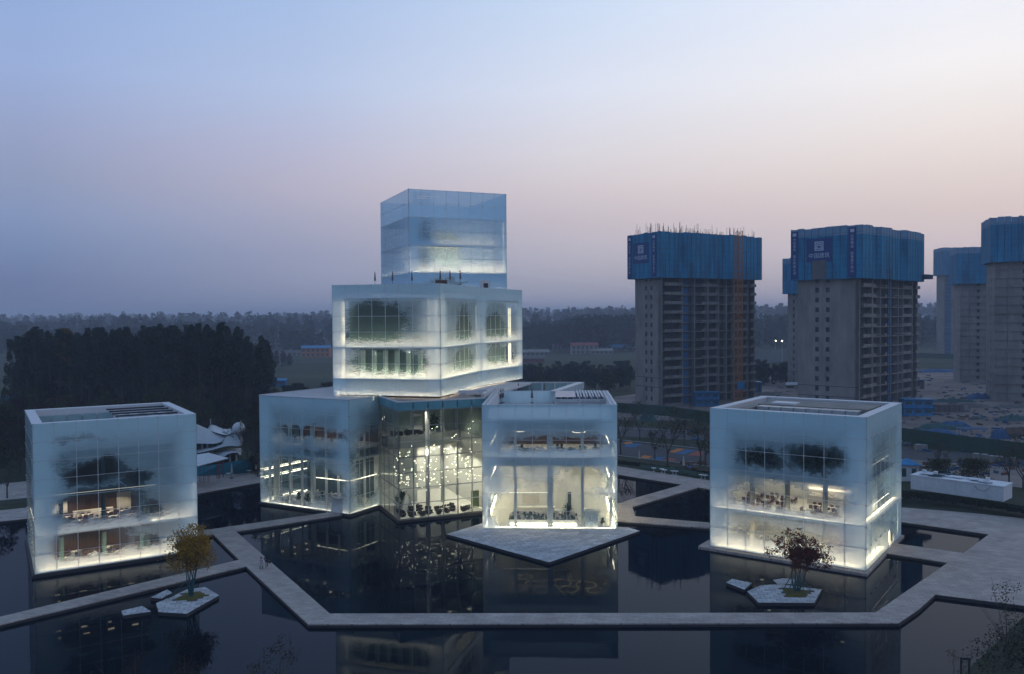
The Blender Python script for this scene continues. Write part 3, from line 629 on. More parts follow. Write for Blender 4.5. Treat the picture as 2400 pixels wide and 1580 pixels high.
for z in (4.88, 10.05): Rc.lights(z, [(x, y) for x in (3.5, 7, 10) for y in (3.6, 7.6, 11.6, 15.6)], ceil_l, .45, .45)
area(rt, 6.5, 10, 4.8, 9, 16, 520); area(rt, 6.5, 10, 10.0, 9, 16, 800)
MB().box(9.4, 10.4, 5, 10, 5.5, 6.7).build('bar_counter', m_cream, rt); MB().box(11.6, 11.95, 4.6, 10.4, 7.2, 7.35).build('wall_shelf', ceil_warm, rt)
MB().box(11.6, 11.95, 3.6, 8.6, 3.0, 3.3).build('wall_shelf', emit('red menu lightbox', (1, .25, .15), 3), rt)
n_ = 0
for y in (3.2, 5.4, 7.8, 12.2, 14.6, 17):
    for x in (2.6, 5.4, 8.2):
        if y < 9 and x > 8: continue
        dining(Rc, x+.2*((n_*7) % 3-1), y, 5.5, math.pi/2*(n_ % 2), 'white cafe table on the upper lit floor of the cube behind the red maple', 'tables on the upper floor of the red-maple cube', 'dark red cafe chair on the upper lit floor of the cube behind the red maple', 'chairs on the upper floor of the red-maple cube'); n_ += 1
for y in (4, 7, 12.4, 15, 17.4):
    for x in (3.2, 6.8):
        dining(Rc, x, y, .07, .3*((n_ % 3)-1), 'white cafe table on the ground floor of the cube behind the red maple', 'tables on the ground floor of the red-maple cube', 'white cafe chair on the ground floor of the cube behind the red maple', 'chairs on the ground floor of the red-maple cube', chair=C_WHITE); n_ += 1
for k, (x, y) in enumerate([(1.9, 12.2), (2.1, 13.9), (1.8, 15.3), (1.9, 5.0), (2.3, 6.4), (1.8, 7.9), (2.4, 3.6)]):  # plants added to give dark forms behind the clear frost
    potted(Rc, x, y, 10.65, 1, 'added dark bushy shape behind the frosted top storey of the red-maple cube', 'added dark shapes on the top storey of the red-maple cube', 1.35)
# entrance vestibule on the side, lit
MB().box(13.1, 15.9, .02, .1, 2.55, 2.75).build('door_canopy', m_white, rt); MB().box(13.3, 14.4, .3, .36, .08, 2.5).build('door', m_intwall, rt); MB().box(13.0, 13.15, .1, 2.4, .06, 2.6).build('vestibule_wall', m_intwall, rt)
strip(rt, (15.6, .5, .1), (15.6, .5, 1.6), led_hi)
# roof plant and ducts
for k in range(8): MB().box(8.6, 10.4, 3.0+k*1.75, 4.65+k*1.75, 17.6, 18.9).build('duct', m_alu, rt)
MB().box(10.8, 18.5, 2.2, 17.5, 15.6, 19.0).build('plant_room', m_conc, rt); MB().box(5.2, 10.2, 17.2, 18.6, 15.6, 18.8).build('plant_room', m_conc, rt)
MB().box(4.4, 8.2, 13.2, 16.8, 15.6, 17.9).build('plant_room', m_conc, rt); MB().box(11.4, 14, 12.4, 15.8, 19.01, 19.25).build('roof_hatch', m_white, rt)
for k in range(3): MB().box(6.6, 8.0, 4+k*3, 5.6+k*3, 15.6, 17.1).build('roof_unit', m_white, rt)
for k in range(8): MB().box(1.5, 1.58, 3+k*2, 4.6+k*2, 15.7, 18.4).build('roof_glazing', g_pale, rt)

# ======== central pavilion
Pv = Block('frosted_glass_pavilion', 'square frosted pavilion on the pointed paved platform, umbrellas on its roof terrace', (15.66, 125.81), 86.91, 24.02, 20.34, 0, 18.77)
rt = Pv.root; Wp = 20.34
fb = lambda w, L: [(w-b[0], *b[1:]) for b in L]
pv_front = frostmat('frost pavilion front', fb(Wp, [(9, 12.9, 8.6, 1.35, 1), (9.5, 3.4, 9.6, 4.0, 1), (5.2, 7.6, 4.6, 2.0, 1), (14, 7.2, 3, 1.2, .6), (16.5, 2.5, 3, 3.5, 1), (2, 2.6, 2.6, 3.4, 1)]), seed=41, bands=(11.0,), ec=0)
pv_side = frostmat('frost pavilion side', [(10, 9, 14, 12, .7)], base=.6, seed=45, ec=0)
pane_face(rt, (0, Wp), (0, -1), Wp, 0, 18.77, 8, 7, pv_front)
pane_face(rt, (0, 0), (1, 0), 24.02, 0, 18.77, 9, 7, pv_side); pane_face(rt, (24.02, Wp), (-1, 0), 24.02, 0, 18.77, 9, 7, pv_side, clips=False); pane_face(rt, (24.02, 0), (0, 1), Wp, 0, 18.77, 8, 7, f_back, clips=False)
for (x0, x1, y0, y1) in ((.04, .35, .04, Wp-.04), (.352, 24, .04, 1.0), (.352, 24, Wp-1.0, Wp-.04)): MB().box(x0, x1, y0, y1, 18.5, 18.76).build('parapet_cap', m_white, rt)
for k in range(13):
    for y in (.35, Wp-.75): MB().box(.8+k*1.75, 1.3+k*1.75, y, y+.4, 18.765, 18.9).build('cap_bracket', m_white, rt)
for y0 in (1.0, Wp-1.1): MB().box(.36, 23.9, y0, y0+.1, 16.6, 18.5).build('inner_parapet', m_white, rt)
MB().box(.25, 23.8, .25, Wp-.25, 16.3, 16.6).build('roof_deck', m_roof, rt)
Pv.slab(14.9, .3, .9, m_intwall); Pv.slab(11.0, 1.6, .5, m_slab); MB().box(.2, 23.8, .2, Wp-.2, -.1, .08).build('floor_slab', m_intfloor, rt)
MB().box(.6, 23, .7, Wp-.7, 11.0, 11.05).build('floor_finish', m_intfloor, rt)
strip(rt, (.3, .5, .14), (.3, Wp-.5, .14), led_soft); strip(rt, (.4, 10.5, 5.42), (.4, Wp-.4, 5.42), led_line, w=.04, h=.03); strip(rt, (.3, .6, 11.1), (.3, Wp-.6, 11.1), emit('faint led', (1, .9, .75), 2.5), w=.05, h=.05)
for y in (.42, Wp-.42):
    for z in (.14, 5.5, 11.0): strip(rt, (.5, y, z), (23, y, z), led_hi if z < 10 else led_soft, w=.12, h=.1)
    for z in (2.0, 7.2): strip(rt, (.5, y, z), (20, y, z), led_soft, w=.06, h=.06)
MB().box(13, 13.3, 1.2, Wp-1.2, .08, 9.4).build('interior_wall', m_intwall, rt); MB().box(12, 12.3, 1.2, Wp-1.2, 11.05, 14.6).build('interior_wall', m_wood, rt)
for (y0, y1, z0, z1, mm_) in ((2.6, 3.6, .1, 3.0, m_darkint), (6.2, 7.3, .1, 2.9, m_darkint), (12, 14.8, 1.0, 2.4, m_cream)): MB().box(12.9, 12.98, y0, y1, z0, z1).build('wall_opening', mm_, rt)
MB().box(8, 8.25, 1.2, 6.8, .08, 9.4).build('interior_wall', m_intwall, rt)
for y in (.9, 5.2, 9.9, 10.35, 15.4, Wp-.9): MB().box(1.4, 1.9, y-.22, y+.22, .08, 16.2).build('column', m_intwall, rt)
rgp = random.Random(2); mbr = emit('ceiling ring light', (1, .74, .38), 1.6)
for (x, y, r_) in ((2.6, 3.2, 1.3), (5.2, 4.6, 1.6), (3.0, 7.4, 1.5), (6.2, 8.6, 1.7), (2.8, 11.4, 1.4), (5.8, 12.6, 1.5), (3.2, 15.4, 1.5), (6.4, 16.8, 1.4), (8.6, 6.2, 1.2), (9.0, 14.4, 1.3)):
    mb = MB()
    for k in range(20):
        a, b = 2*math.pi*k/20, 2*math.pi*(k+1)/20; mb.bar((x+r_*math.cos(a), y+r_*math.sin(a), 9.3), (x+r_*math.cos(b), y+r_*math.sin(b), 9.3), .09, .05)
    mb.build('ceiling_ring_light', mbr, rt)
area(rt, 6.5, 10, 9.25, 11, 17, 1250); area(rt, 6, 10, 14.5, 10, 16, 420, (1, .84, .66))
for (x, y) in ((5, 5.6), (6, 15)):
    mb = MB()
    for k in range(20):
        a, b = 2*math.pi*k/20, 2*math.pi*(k+1)/20; mb.bar((x+1.0*math.cos(a), y+1.0*math.sin(a), 14.0), (x+1.0*math.cos(b), y+1.0*math.sin(b), 14.0), .06, .06)
    mb.build('ring_lamp', ceil_l, rt)
# city model table
mt = thing('model_table', 'long sales table carrying a grey city model, inside the pavilion on the pointed platform', 'display table', (*Pv.P(4.2, 11.4), .08), Pv.th)
MB().box(-2.2, 1.9, -5.6, 5.2, .0, .8).build('table_base', m_intwall, mt); MB().box(-2.1, 1.8, -5.5, 5.1, .8, .84).build('model_base', m_conc2, mt); strip(mt, (-2.27, -5.2, .15), (-2.27, 4.8, .15), led_hi, .06, .08)
rg = random.Random(4); mb = MB(); mb2 = MB()
for k in range(220):
    x = rg.uniform(-2, 1.7); y = rg.uniform(-5.3, 4.9); s = rg.uniform(.08, .18); (mb if rg.random() < .5 else mb2).box(x-s, x+s, y-s, y+s, .84, .84+rg.uniform(.1, .6))
tag(mb.build('model_house', m_cream, mt), kind='stuff'); tag(mb2.build('model_tree', m_darkint, mt), kind='stuff')
ms = thing('reception_counter', 'white reception counter with steps behind the city model', 'counter', (*Pv.P(9.5, 13.5), .08), Pv.th)
MB().box(-.5, .5, -4, 2.5, 0, 1.1).build('counter_body', m_cream, ms); MB().box(-.6, .6, -4.1, 2.6, 1.1, 1.16).build('countertop', m_intwall, ms)
# entrance vestibule of the pavilion
MB().box(.5, 2.2, 2.7, 2.8, .08, 2.5).build('vestibule_wall', g_clear, rt); MB().box(.5, 2.2, 4.9, 5.0, .08, 2.5).build('vestibule_wall', g_clear, rt); MB().box(.5, 2.3, 2.6, 5.1, 2.5, 2.62).build('vestibule_roof', m_mull, rt)
for y in (2.9, 3.9): 
    dr = MB().box(.7, .76, y, y+.9, .1, 2.4).build('door', m_intwall, rt); MB().box(.62, .68, y+(.8 if y < 3.5 else .06), y+(.86 if y < 3.5 else .12), .8, 1.6).build('door_handle', m_darkmetal, dr)
for k, (x, y, a, w) in enumerate([(2.6, 4.6, .6, 1), (3.2, 6.2, 2.5, 1), (2.4, 7.0, 4, 0), (4.2, 11.6, .4, 1), (3.0, 12.8, 2.0, 1), (2.6, 13.8, 3.2, 0), (5, 5.0, 1, 0), (4.6, 14.6, 1, 1)]):
    place(Pv, 'armchair', ARMW if w else ARM, ('seat', 'backrest', 'leg'), x, y, 11.06, a, ('white' if w else 'black')+' armchair in the upstairs lounge of the pavilion on the pointed platform', ('white' if w else 'black')+' armchairs in the upstairs lounge', 'armchair')
for k, (x, y) in enumerate([(2.2, 3.2), (2.2, 8.3), (2.0, 9.0), (2.2, 14.4)]): potted(Pv, x, y, 11.06, 0, 'small potted plant in the upstairs lounge of the pavilion', 'plants in the upstairs lounge', 1.0)
potted(Pv, 6.6, 7.4, .08, 1, 'tall potted plant beside the dark doorway on the pavilion ground floor', None, .9); potted(Pv, 1.4, 2.2, .08, 0, 'narrow potted plant beside the glass vestibule of the pavilion', None, .9)

# ======== podium: left wing and glazed atrium under one roof
Wg = Block('frosted_glass_wing', 'low wide frosted wing with full height columns, left of the clear glazed atrium', (-26.54, 136.54), 60.73, 7.69, 20.07, 0, 18.67)
rt = Wg.root
wg_front = frostmat('frost wing front', fb(20.07, [(8, 12.9, 8.5, 1.35, 1), (12, 4.5, 9.5, 4.6, 1), (4.5, 4, 4.2, 3.4, .85), (7, 9.3, 5, 1.2, .55)]), base=.93, floor_op=.05, seed=51, ec=0)
wg_side = frostmat('frost wing side', [(5, 9, 5.5, 5.5, .85), (4, 3.0, 4, 3, .75)], base=.9, seed=57, ec=0)
pane_face(rt, (0, 20.07), (0, -1), 20.07, 0, 18.67, 8, 7, wg_front, mull=.06); pane_face(rt, (0, 0), (1, 0), 7.69, 0, 18.67, 3, 7, wg_side, mull=.06)
pane_face(rt, (23, 20.07), (-1, 0), 23, 0, 18.67, 9, 7, pv_side, clips=False)
MB().box(-.3, 23, -.3, 20.3, -.42, -.05).build('plinth', m_pathedge, rt); MB().box(.15, 23, .15, 19.9, -.05, .08).build('floor_slab', m_intfloor, rt)
MB().box(.5, 22, .7, 19.4, 10.0, 10.5).build('floor_slab', m_slab, rt); MB().box(.4, 22, .6, 19.4, 13.9, 14.2).build('floor_slab', m_intwall, rt); MB().box(.5, 22, .7, 19.4, 8.4, 8.7).build('ceiling_slab', m_intwall, rt)
for y in (1.2, 3.4, 6, 8.8, 11.4, 14.2, 16.8, 18.9): MB().box(1.0, 1.35, y-.14, y+.14, .08, 18.2).build('column', m_intwall, rt)
for y in (9.6, 18.2): MB().tube((1.9, y, .08), (1.9, y, 18.2), .42, k=12).build('column', m_intwall, rt, True)
for x in (2.6, 5.2): MB().box(x-.14, x+.14, 1.0, 1.3, .08, 18.2).build('column', m_intwall, rt)
MB().box(11, 11.2, .7, 19.4, .08, 8.4).build('interior_wall', m_darkint, rt); MB().box(9, 9.2, .7, 19.4, 10.5, 13.9).build('interior_wall', m_wood, rt)
Wg.lights(8.35, [(x, y) for x in (3, 6, 9) for y in (3, 6, 9, 12, 15, 18)], ceil_l, .35, .35); Wg.lights(13.85, [(x, y) for x in (3, 6) for y in (3, 7, 11, 15)], ceil_l, .4, .4)
area(rt, 6, 10, 8.3, 9, 17, 520, (1, .88, .70)); area(rt, 5, 10, 13.8, 8, 16, 330, (1, .86, .7))
strip(rt, (.35, .3, .12), (.35, 19.7, .12), led_soft); strip(rt, (.3, .35, .12), (7.4, .35, .12), led_soft); strip(rt, (.34, .4, 5.36), (.34, 7.5, 5.36), led_soft, w=.06, h=.05); strip(rt, (.4, .34, 5.36), (7.4, .34, 5.36), led_soft, w=.06, h=.05)
for z in (.14, 4.2, 5.6): strip(rt, (.5, 19.5, z), (11, 19.5, z), led_soft, w=.07, h=.07)
for k in range(14): MB().bar((1.6+k*.55, 2, 8.0), (1.6+k*.55, 12, 8.0), .08, .2).build('ceiling_slat', m_intwall, rt)
for k, (x, y) in enumerate([(2.6, 3.4), (2.8, 6.0), (3.2, 8.6), (2.8, 11.6), (3.0, 14.6), (3.2, 17), (5.8, 4.8), (6, 8), (6, 12), (6, 15.6), (8.6, 6), (8.6, 10.4), (8.6, 14)]):
    dining(Wg, x, y, .09, .2*(k % 3), 'white desk table on the ground floor of the wing left of the atrium', 'desk tables in the wing', 'white chair on the ground floor of the wing left of the atrium', 'white chairs in the wing', chair=C_WHITE)
for k, (x, y) in enumerate([(2.0, 4.6), (2.2, 7.4), (1.9, 11), (2.0, 13), (4.6, 10)]): potted(Wg, x, y, .09, 0, 'potted palm among the ground floor desks of the wing left of the atrium', 'potted palms in the wing', 1.3)
for k, (x, y) in enumerate([(2.4, 3), (2.6, 5), (2.4, 7.2), (2.5, 9.4), (2.6, 11.4), (2.5, 13.6), (2.4, 15.6)]):
    dining(Wg, x, y, 10.51, 1.2, 'cream lounge table on the upper floor of the wing left of the atrium', 'tables on the upper floor of the wing', 'black chair on the upper floor of the wing left of the atrium', 'black chairs on the upper floor of the wing', chair=C_BLACK, n=3)
# small entrance porch where the path meets the wing
MB().box(-1.2, .0-.05, 1.4, 4.0, 2.5, 2.6).build('entrance_canopy', m_alu, rt); MB().box(-.12, -.05, 1.5, 3.9, .05, 2.5).build('entrance_door', m_intwall, rt)  # pale door colour stands in for the lit inside of the porch
for y in (1.5, 2.7, 3.9): MB().box(-1.15, -1.08, y-.03, y+.04, .0, 2.5).build('canopy_post', m_mull, rt)

At = Block('glazed_atrium', 'tall clear glass atrium hall hung with star lights, between the frosted wing and the pavilion', (-18.01, 132.22), 23.8, 14.9, 11.68, 0, 18.81)
rt = At.root
zs = [0+(18.81-1.55)*i/7 for i in range(8)]
pane_face(rt, (0, 0), (1, 0), 14.9, 0, 18.81, 6, 8, g_clear, mull=.16, rowz=zs, mm=m_alu, clips=False); pane_face(rt, (0, 11.68), (0, -1), 11.68, 0, 18.81, 4, 8, g_clear, mull=.13, rowz=zs, mm=m_alu, clips=False)
for i in range(6): MB().box(i*14.9/6+.09, (i+1)*14.9/6-.09, .0, .06, zs[-1]+.05, 18.6).build('fascia_panel', g_teal, rt)
for i in range(4): MB().box(.0, .06, i*11.68/4+.08, (i+1)*11.68/4-.08, zs[-1]+.05, 18.6).build('fascia_panel', g_teal, rt)
MB().box(-.05, 14.9, -.05, .25, 18.6, 18.81).build('parapet_cap', m_white, rt); MB().box(-.05, .25, .252, 11.68, 18.6, 18.81).build('parapet_cap', m_white, rt)
MB().box(-.25, 15, -.25, 12, -.42, -.06).build('plinth', m_pathedge, rt)
MB().box(.2, 17, .2, 22, -.06, .06).build('floor_slab', m_intfloor, rt)
MB().box(.2, 14.9, .2, 20, 18.0, 18.5).build('roof_deck', m_deck, rt)
MB().box(.15, 14.95, .15, 21, 17.3, 17.5).build('ceiling_slab', m_intwall, rt)
# mezzanine with deep white fascia, back walls
MB().box(.6, 8.6, 7.0, 20.7, 10.2, 12.2).build('mezzanine', m_fascia, rt); MB().prism([(8.6, 7.0), (14.9, 11.8), (14.9, 20.7), (8.6, 20.7)], 10.2, 12.2).build('mezzanine', m_fascia, rt)
MB().box(.5, 15.2, 20.8, 21, .06, 17.3).build('interior_wall', m_intwall, rt); MB().box(15, 15.2, 0.8, 20.8, .06, 17.3).build('interior_wall', m_intwall, rt); MB().box(.45, .6, 11.8, 21, .06, 17.3).build('interior_wall', m_intwall, rt)
MB().box(.8, 5.2, 10.5, 10.7, 12.2, 17.3).build('interior_wall', m_greygreen, rt); MB().box(8.4, 14, 13.5, 13.7, 12.2, 17.3).build('interior_wall', m_greygreen, rt); MB().box(.7, 14.9, 20.5, 20.7, 12.2, 17.3).build('interior_wall', m_greygreen, rt); MB().box(14.75, 14.95, .9, 20.4, 12.0, 17.25).build('interior_wall', m_greygreen, rt)
MB().box(.6, 6.8, 12, 12.2, .06, 11).build('interior_wall', m_intwall, rt)
At.cols4(.06, 17.3, [(6.6, 5.5), (10.6, 9.5), (6.4, 14), (15, 14)], .36)
area(rt, 8, 5, 17.2, 12, 6, 330, (1, .90, .74)); area(rt, 5, 16, 17.1, 8, 6, 420, (1, .95, .84)); area(rt, 10, 16, 10.1, 9, 8, 1900, (1, .90, .74)); area(rt, 9, 5, 10.1, 10, 4, 1500, (1, .88, .7))  # the front grid at mid-height of the open hall is added to brighten the floor
for k in range(5): MB().box(9+k*2.6, 9.7+k*2.6, 15, 15.7, 10.12, 10.19).build('ceiling_light', ceil_l, rt)
for k in range(5): MB().box(3+k*3.6, 3.6+k*3.6, 6, 6.6, 17.22, 17.29).build('ceiling_light', ceil_l, rt)
rg = random.Random(12)
sb = MB(); sb.ball((0, 0, 0), .045, .045, .045, 5, 4); STAR = sb.mesh('star_light'); STAR.materials.append(star)
for k in range(175):
    x = rg.uniform(1, 14.5); y = rg.uniform(1.5, 8.5); z = 3.6+abs(rg.gauss(0, 1))*3.6+.25*x*rg.random()
    if z > 15: continue
    px, py = At.P(x, y); o = inst('star_light', STAR, None, (px, py, z)); tag(o, 'tiny glowing star bulb hanging in the clear glass atrium', 'hanging light', 'star lights hanging in the atrium')
seatpos = [(1.2, 2.0), (1.4, 4.2), (2.5, 1.2), (2.9, 3.1), (3.6, 5.4), (4.3, 1.4), (4.4, 3.2), (5.6, 1.9), (6.2, 4.2), (7.0, 1.3), (7.4, 2.9), (8.6, 1.6), (8.7, 3.9), (9.8, 2.3), (11.4, 1.5), (12.3, 2.3), (10.2, 4.4), (5.2, 5.9)]
for k, (x, y) in enumerate(seatpos): place(At, 'armchair', ARM, ('seat', 'backrest', 'leg'), x, y, .07, k*1.9, 'black tub armchair on the bright floor of the glass atrium', 'black armchairs in the atrium', 'armchair')
for k, (x, y) in enumerate([(1.9, 3.0), (3.4, 2.0), (5.0, 2.5), (6.4, 2.6), (8.0, 2.6), (9.3, 3.4), (11.8, 2.6), (3.6, 4.4)]): place(At, 'side_table', RT, ('tabletop', 'leg'), x, y, .07, 0, 'small round table between black armchairs in the atrium', 'round side tables in the atrium', 'table')
for k, (x, y, z, s) in enumerate([(1.6, 6.8, .07, 1.5), (3.0, 8.0, .07, 1.2), (8.0, 7.8, 12.2, 1.3), (9.0, 9.0, 12.2, 1.3), (7.2, 8, 12.2, 1.0)]): potted(At, x, y, z, k % 2, 'leafy plant on the atrium '+('floor behind the armchairs' if z < 1 else 'mezzanine above the hall'), 'plants on the atrium '+('floor' if z < 1 else 'mezzanine'), s)
for k, (x, y, a) in enumerate([(1.6, 8.2, 0), (2.8, 8.4, 1.5), (4, 8.1, 2), (5.2, 8.6, 3), (4.6, 9.4, 1), (6.2, 8.2, 2)]): place(At, 'armchair', ARM, ('seat', 'backrest', 'leg'), x, y, 12.21, a, 'black armchair on the mezzanine above the atrium hall', 'black armchairs on the mezzanine', 'armchair')
tp = thing('play_tent', 'small white pointed tent sculpture standing behind the atrium armchairs', 'tent', (*At.P(3.2, 6.6), .07), At.th)
mb = MB(); mb.tri((-1, -.8, 0), (1, -.8, 0), (0, 0, 2.8)); mb.tri((1, -.8, 0), (1, .8, 0), (0, 0, 2.8)); mb.tri((1, .8, 0), (-1, .8, 0), (0, 0, 2.8)); mb.tri((-1, .8, 0), (-1, -.8, 0), (0, 0, 2.8)); mb.build('tent_cloth', m_intwall, tp)
mb = MB(); [mb.tube((sx*1.05, sy*.85, 0), (-sx*.1, -sy*.1, 3.1), .04) for sx in (-1, 1) for sy in (-1, 1)]; mb.build('pole', m_cream, tp)
MB().box(13.2, 14.6, 2.6, 2.7, .1, 3.0).build('picture_panel', mat('yellow green mural', (.30, .30, .03), .6, .6, 1.2, c2=(.03, .12, .05)), rt)

# podium roof, as one thing under the stacked blocks
Pr = thing('podium_roof', 'pale flat roof and white parapets under the stacked glass block, above wing and atrium', 'roof', (0, 0, 0))
wgp = [Wg.P(*c) for c in ((.05, 20.0), (.05, .05), (7.65, .05))]
MB().prism([wgp[0], wgp[1], wgp[2], Wg.P(9, 1), (-2.4, 148), (4, 170), (-20, 178), Wg.P(23, 20)], 18.36, 18.66).build('roof_membrane', m_roof, Pr)
MB().prism([(-20.6, 144.4), (-5.4, 149.5), (-3.0, 151), (-3.0, 150.5), (-5.2, 148.9), (-20.4, 143.8)], 18.67, 19.1).build('parapet', m_white, Pr)
MB().bar((-4.9, 139.6, 18.85), (-3.4, 152, 18.85), .5, .9).build('parapet', m_white, Pr)
MB().bar((*wgp[0], 18.68), (*wgp[1], 18.68), .25, .14).build('parapet_cap', m_white, Pr); MB().bar((*wgp[1], 18.68), (*wgp[2], 18.68), .25, .14).build('parapet_cap', m_white, Pr); MB().bar((*Wg.P(23, 20), 18.68), (*wgp[0], 18.68), .25, .14).build('parapet_cap', m_white, Pr)
mb = MB()
# rear glazed roof terrace wall
def U(px, py, z): p = W(px, py, z); return p
tA, tB, tC = U(1181, 895.5, 18.8), U(1361, 895.5, 18.8), U(1299, 915.7, 18.8)
Rr = Block('rear_glass_volume', 'pale glass volume with roof terrace balustrade, peeking out behind the pavilion roof', (tA.x, tA.y), math.degrees(math.atan2(tB.y-tA.y, tB.x-tA.x)), (tB-tA).length, 1, 0, 18.8)
wr = (tB-tA).length
for k in range(6): MB().box(k*wr/6+.1, (k+1)*wr/6-.1, -.06, .0, 16.9, 18.55).build('balustrade_glass', g_pale, Rr.root)
for k in range(7): MB().box(k*wr/6-.1, k*wr/6+.1, -.1, .05, 16.6, 18.6).build('balustrade_post', m_white, Rr.root)
MB().box(-.1, wr+.1, -.15, .3, 18.6, 18.8).build('parapet_cap', m_white, Rr.root); MB().box(-6, wr+.0, .4, .7, 0, 18.5).build('back_wall', m_whitec, Rr.root)
MB().box(-.1, wr+.1, -21, -.2, 16.2, 16.55).build('roof_deck', m_roof, Rr.root)
Rd = thing('folded_glass_wall', 'slanting frosted glass wall with a pale cap, behind the roof pergola', 'glass wall', (0, 0, 0))
MB().bar((tB.x, tB.y, 18.66), (tC.x, tC.y, 18.66), 1.4, .25).build('parapet_cap', m_white, Rd)
for k in range(8):
    a = tB.lerp(tC, (k+.02)/8); b = tB.lerp(tC, (k+.98)/8); MB().quad((a.x+.7, a.y, 0), (b.x+.7, b.y, 0), (b.x+.7, b.y, 18.5), (a.x+.7, a.y, 18.5)).build('pane', mat('pale frosted wall glass', (.42, .52, .58), .3, .1, .5) if k == 0 else bpy.data.materials['pale frosted wall glass'], Rd)
# roof pergola
pg = thing('roof_pergola', 'white louvred pergola on the pavilion roof', 'pergola', (*Pv.P(12, 0), 0), Pv.th)
for k in range(9): MB().bar((0, 1.3+k*1.0*1.0, 18.6), (11.5, 1.3+k*1.0, 18.6), .12, .2).build('beam', m_white, pg)
for k in range(9): MB().box(.1, 11.4, 1.4+k*.5, 1.62+k*.5, 18.72, 18.9).build('louvre', m_white, pg)
MB().box(-.3, 12, 1.0, 9.6, 16.61, 16.64).build('floor_shade_sheet', m_conc2, pg); MB().box(.1, 11.4, 1.3, 9.2, 18.3, 18.34).build('gap_shade_sheet', mat('violet grey gap shade', (.12, .12, .17), .8, .1, 1), pg)  # dark sheets colour in the shade below and between the louvres
for k in range(3): MB().box(.1+k*3.8, 3.7+k*3.8, 5.9, 9.2, 18.71, 18.75).build('roof_glass', mat('pale roof glass', (.30, .31, .38), .3, .1, 1), pg)
for k in range(8): MB().box(-.05, .03, 1.3, 9.3, 16.7+k*.23, 16.82+k*.23).build('side_louvre', m_white, pg)
for x in (0, 11.5):
    for y in (1.3, 5.3, 9.3): MB().box(x-.08, x+.08, y-.08, y+.08, 16.6, 18.6).build('post', m_white, pg)
# closed umbrellas
def umbrella_mesh(m_):
    a = MB(); a.tube((0, 0, .95), (0, 0, 2.3), .24, .10, k=8); a.tube((0, 0, 2.3), (0, 0, 2.65), .10, .02, k=8); a = a.mesh('folded_canopy'); a.materials.append(m_)
    b = MB(); b.tube((0, 0, 0), (0, 0, 1.0), .035); b = b.mesh('pole'); b.materials.append(m_darkmetal)
    c = MB(); c.tube((0, 0, 0), (0, 0, .1), .3, k=10); c = c.mesh('umbrella_base'); c.materials.append(m_darkmetal); return a, b, c
UM = umbrella_mesh(mat('dusty canvas', (.13, .11, .11), .9, .15, 3)); UMW = umbrella_mesh(mat('cream canvas', (.42, .40, .37), .9, .1, 3))
def umb(x, y, z, meshes, label, group=None, sc=1.0, th=1.0):
    t = thing('closed_umbrella', label, 'umbrella', (x, y, z), 0, group); t.scale = (sc*th, sc*th, sc)
    for me_, n_ in zip(meshes, ('folded_canopy', 'pole', 'umbrella_base')): inst(n_, me_, t)
for px, py, lb in ((1174, 946, 'closed umbrella at the left edge of the pavilion roof terrace, nearer of two'), (1179, 944, 'closed umbrella at the left edge of the pavilion roof terrace, farther of two'), (1215, 929, 'closed pale umbrella in front of the glass balustrade, left one'),
                   (1247, 945, 'closed umbrella alone in the middle of the pavilion roof terrace'), (1276, 928, 'closed pale umbrella in front of the glass balustrade, middle one'), (1298, 920, 'closed dark umbrella beside the slanting pale wall cap'), (1314, 913, 'closed dark umbrella farthest back on the terrace'), (1366.5, 944, 'closed umbrella in front of the white louvred pergola')):
    p = W(px, py, 16.6); umb(p.x, p.y, 16.6, UM, lb)

# ======== second tier
Tb = Block('stacked_glass_block', 'large folded frosted block with glowing storey bands, in the middle of the stack', (-11.78, 139.01), 74.64, 22.17, 19.64, 18.99, 37.55)
rt = Tb.root; z0, z1 = 18.85, 37.6
t2_l = frostmat('frost block left', fb(19.64, [(11.5, 31.5, 6, 3.6, 1), (9, 24.6, 7.2, 2.5, 1), (12.5, 29, 5, 3, 1)]), base=.99, seed=61, bands=(18.9, 21.7, 27.05), z0=18.9, z1=37.6, w=19.6)
t2_r = frostmat('frost block right', [(12, 30, 4.6, 4.4, .95), (12, 24.4, 6.5, 2.4, .9)], base=.99, seed=67, bands=(18.9, 21.7, 27.05), z0=18.9, z1=37.6, w=22.2)
pane_face(rt, (0, 19.64), (0, -1), 19.64, z0, z1, 8, 7, t2_l); pane_face(rt, (0, 0), (1, 0), 22.17, z0, z1, 9, 7, t2_r)
e4 = W(1225, 886, 18.99); ee = Vector((e4.x, e4.y)); c2 = Vector(Tb.P(22.17, 0))
# far folded face continues from the corner
th = Tb.th; dl = ee-c2; ldx, ldy = dl.x*math.cos(th)+dl.y*math.sin(th), -dl.x*math.sin(th)+dl.y*math.cos(th); lw = math.hypot(ldx, ldy)
t2_f = frostmat('frost block far', [(6, 29.5, 7, 4.2, .9), (9, 24.4, 9, 2.3, .9)], base=.99, seed=71, bands=(18.9, 21.7, 27.05), z0=18.9, z1=37.6, w=lw)
pane_face(rt, (22.17, 0), (ldx/lw, ldy/lw), lw, z0, z1, 9, 7, t2_f)
q4 = (22.17+ldx, ldy)
MB().prism([(.5, 19.2), (.5, .5), (22.1, .5), (q4[0]-.6, q4[1]+.6), (q4[0]+6, 24), (30, 26), (24, 19.2)], 18.8, 18.95).build('bottom_slab', m_slab, rt)
for z in (21.65, 27.0): MB().prism([(.12, 19.5), (.12, .12), (22.1, .14), (q4[0]-.3, q4[1]+.3), (q4[0]+6, 24), (30, 26), (24, 19.5)], z-.35, z).build('floor_slab', m_slab, rt)
